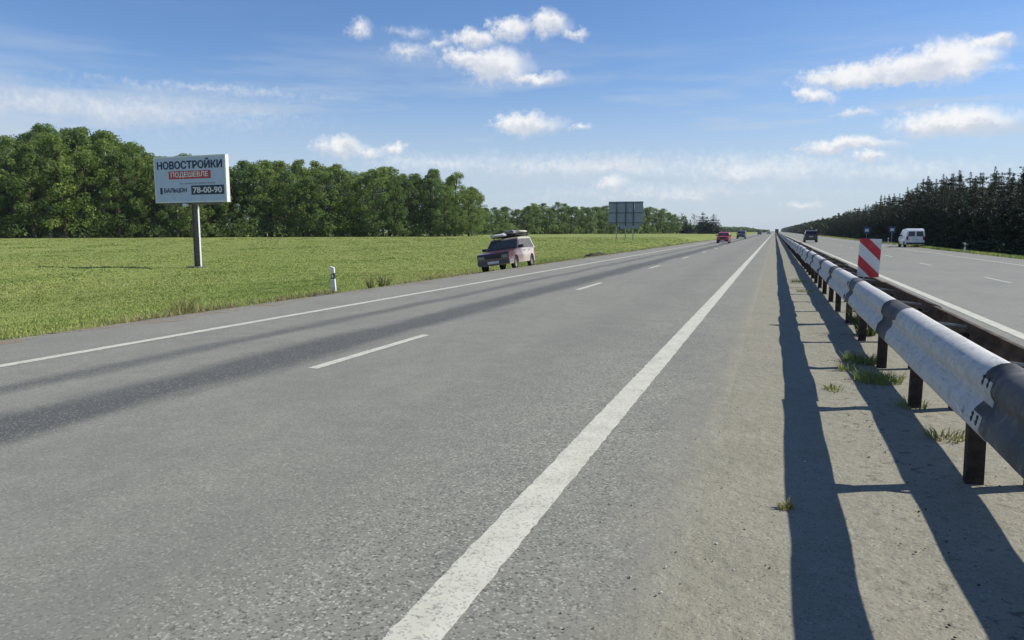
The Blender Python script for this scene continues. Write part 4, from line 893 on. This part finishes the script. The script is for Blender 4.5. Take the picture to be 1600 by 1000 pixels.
bm = bmesh.new(); tube(bm, [(0, .05, 0), (0, .05, 2.2)], [.05, .05], 8); from_bm('post', bm, M_POST, t); boxo('sign_plate', M_DARKBAR, t, -.55, .55, -.02, .02, 1.1, 2.25, .01)

def tuft(name, label, x, y, n, h, spread, seed, mat, zoff=0.0, cat='grass tuft'):
    rg = np.random.default_rng(seed); V = []; Fc = []; tn = []
    for i in range(n):
        a = rg.uniform(0, 6.28); r = spread*math.sqrt(rg.uniform(0, 1)); bx_, by_ = r*math.cos(a), r*math.sin(a); hh = h*rg.uniform(.4, 1.1); la = a+rg.normal(0, .7); ln = hh*rg.uniform(.25, 1.0); w = rg.uniform(.003, .008)*(1+h)
        wa = rg.uniform(0, 6.28); d = np.array([math.cos(wa)*w, math.sin(wa)*w, 0]); b = np.array([bx_, by_, -.01]); mid = b+np.array([math.cos(la)*ln*.35, math.sin(la)*ln*.35, hh*.65]); tip = b+np.array([math.cos(la)*ln, math.sin(la)*ln, hh]); k = len(V)
        V += [b-d, b+d, mid+d*.7, mid-d*.7, tip+d*.1, tip-d*.1]; Fc += [(k, k+1, k+2, k+3), (k+3, k+2, k+4, k+5)]; v = np.clip(rg.normal(.5, .25), 0, 1); tn += [v, v]
    o = mobj(name, np_mesh(name, V, Fc, {'tone': tn}), mat); o.location = (x, y, zoff); return tag(o, label, cat, 'grass tufts and weeds by the road')

for i, (lab, x, y, n, h, sp, mt_) in enumerate([
    ('big dark green grass tuft under the near rail, in the far shadow band', 1.10, 8.5, 330, .12, .24, M_WEED), ('green grass tuft just behind the big tuft under the near rail', 1.06, 9.7, 220, .13, .20, M_WEED),
    ('leggy green weed left of the big tuft under the rail', .86, 9.1, 50, .12, .10, M_WEED), ('small yellowish tuft on bare dirt between the two shadow bands', .62, 7.85, 70, .07, .08, M_DRYT),
    ('small yellowish tuft at the edge of the left shadow band', .13, 4.36, 46, .05, .05, M_DRYT), ('pale dry tuft under the near rail beside its nearest posts', 1.30, 6.25, 90, .10, .13, M_DRYT),
    ('thin dry grass strands under the near rail, second from camera', 1.24, 7.3, 70, .09, .12, M_DRYT), ('green tuft at the foot of the hazard marker', 1.40, 12.3, 160, .50, .13, M_WEED),
    ('distant green tuft in the far shadow band', .74, 24.5, 120, .12, .22, M_WEED), ('far green tuft near a distant rail post', .80, 20.5, 90, .11, .18, M_WEED)]):
    tuft('grass_tuft', lab, x, y, n, h, sp, 60+i, mt_)
M_YW = blade_material('yellow_weed', .4, (.13, .17, .03), (.28, .29, .07))
tuft('weed_clump', 'tall yellowish weed clump at the asphalt edge, nearer the viewer than the billboard pole', -11.35, 11.6, 160, .42, .22, 80, M_YW, tz(-11.35, 11.6), 'weed')
tuft('weed_clump', 'dark upright weed stalk on the left verge, left of two', -11.2, 18.7, 60, .48, .07, 81, M_WEED, tz(-11.2, 18.7), 'weed')
tuft('weed_clump', 'dark brownish weed clump on the left verge, right of two', -11.1, 19.3, 90, .46, .14, 82, M_WEED, tz(-11.1, 19.3), 'weed')
tuft('weed_clump', 'low brownish weed patch on the verge before the parked wagon', -11.1, 22.6, 160, .30, .4, 83, M_DRYT, tz(-11.1, 22.6), 'weed')
bm = bmesh.new(); bmesh.ops.create_icosphere(bm, subdivisions=3, radius=1)
for v in bm.verts: c = v.co.copy(); f = 1+.16*math.sin(5*c.x+1)+.12*math.sin(9*c.y)+.08*math.sin(13*c.x+7*c.y); v.co = Vector((c.x*.7*f, c.y*2.2*f, c.z*.26*f))
o = from_bm('dark_mound', bm, simple('mound_dark', (.045, .042, .03), .95, 0, .1, .5, 3), None, smooth=True); o.location = (-11.9, 50.5, tz(-11.9, 50.5)); tag(o, 'low dark mound on the left verge beyond the wagon', 'mound')  # low lump, dark all over

# loose stones and grit on the dusty strip
def stones(name, label, n, x0, x1, y0, y1, s0, s1, seed, mat):
    rg = np.random.default_rng(seed); octa = np.array([(1, 0, 0), (-1, 0, 0), (0, 1, 0), (0, -1, 0), (0, 0, 1), (0, 0, -1)], float); fc = np.array([(0, 2, 4), (2, 1, 4), (1, 3, 4), (3, 0, 4), (2, 0, 5), (1, 2, 5), (3, 1, 5), (0, 3, 5)])
    y = y0+(y1-y0)*rg.uniform(0, 1, n)**1.8; x = rg.uniform(x0, x1, n); s = s0+(s1-s0)*rg.uniform(0, 1, n)**4
    V = octa[None]*rg.uniform(.6, 1.2, (n, 6, 1)); a = rg.uniform(0, 6.28, n); ca, sa = np.cos(a)[:, None], np.sin(a)[:, None]; V = np.stack([V[..., 0]*ca-V[..., 1]*sa, V[..., 0]*sa+V[..., 1]*ca, V[..., 2]*.6], -1)*s[:, None, None] + np.stack([x, y, s*.3+.004], 1)[:, None]
    Fc = (fc[None]+(np.arange(n)*6)[:, None, None]).reshape(-1, 3); me = np_mesh(name, V.reshape(-1, 3), Fc, {'tone': np.repeat(rg.uniform(0, 1, n), 8)}); return tag(mobj(name, me, mat), label, 'gravel', kind='stuff')
mm = MT('grit_stones', .9, 0, .2); tt = mm.attr('tone'); cg = mm.mix(mm.ss(tt, .0, .8), (.20, .19, .15), (.38, .36, .28)); cg = mm.mix(mm.ss(tt, .93, .96), cg, (.66, .65, .62)); mm.set('Base Color', cg)
stones('grit', 'loose stones and grit on the dusty strip beside the barrier', 2600, -1.0, 2.6, 1.8, 22, .002, .010, 51, mm.m)

stones('soil_clods', 'dark clods of soil and litter along the barrier foot', 420, .62, 1.02, 2.2, 14, .002, .011, 52, simple('dark_clods', (.075, .066, .048), .95, 0, .1, .4, 30))
# ------------------------------------------------------------------ thin summer haze round the whole place
bm = bmesh.new(); box(bm, -2500, 2500, -300, 5000, -2.2, 30)
hz = from_bm('haze', bm, None); tag(hz, 'thin pale summer haze', 'haze', kind='stuff')
hm2 = bpy.data.materials.new('haze'); hm2.use_nodes = True; nn = hm2.node_tree.nodes; nn.remove(nn['Principled BSDF']); pv = nn.new('ShaderNodeVolumePrincipled'); pv.inputs['Color'].default_value = (.85, .92, 1, 1); pv.inputs['Density'].default_value = .00009
hm2.node_tree.links.new(pv.outputs[0], nn['Material Output'].inputs['Volume']); hz.data.materials.append(hm2)
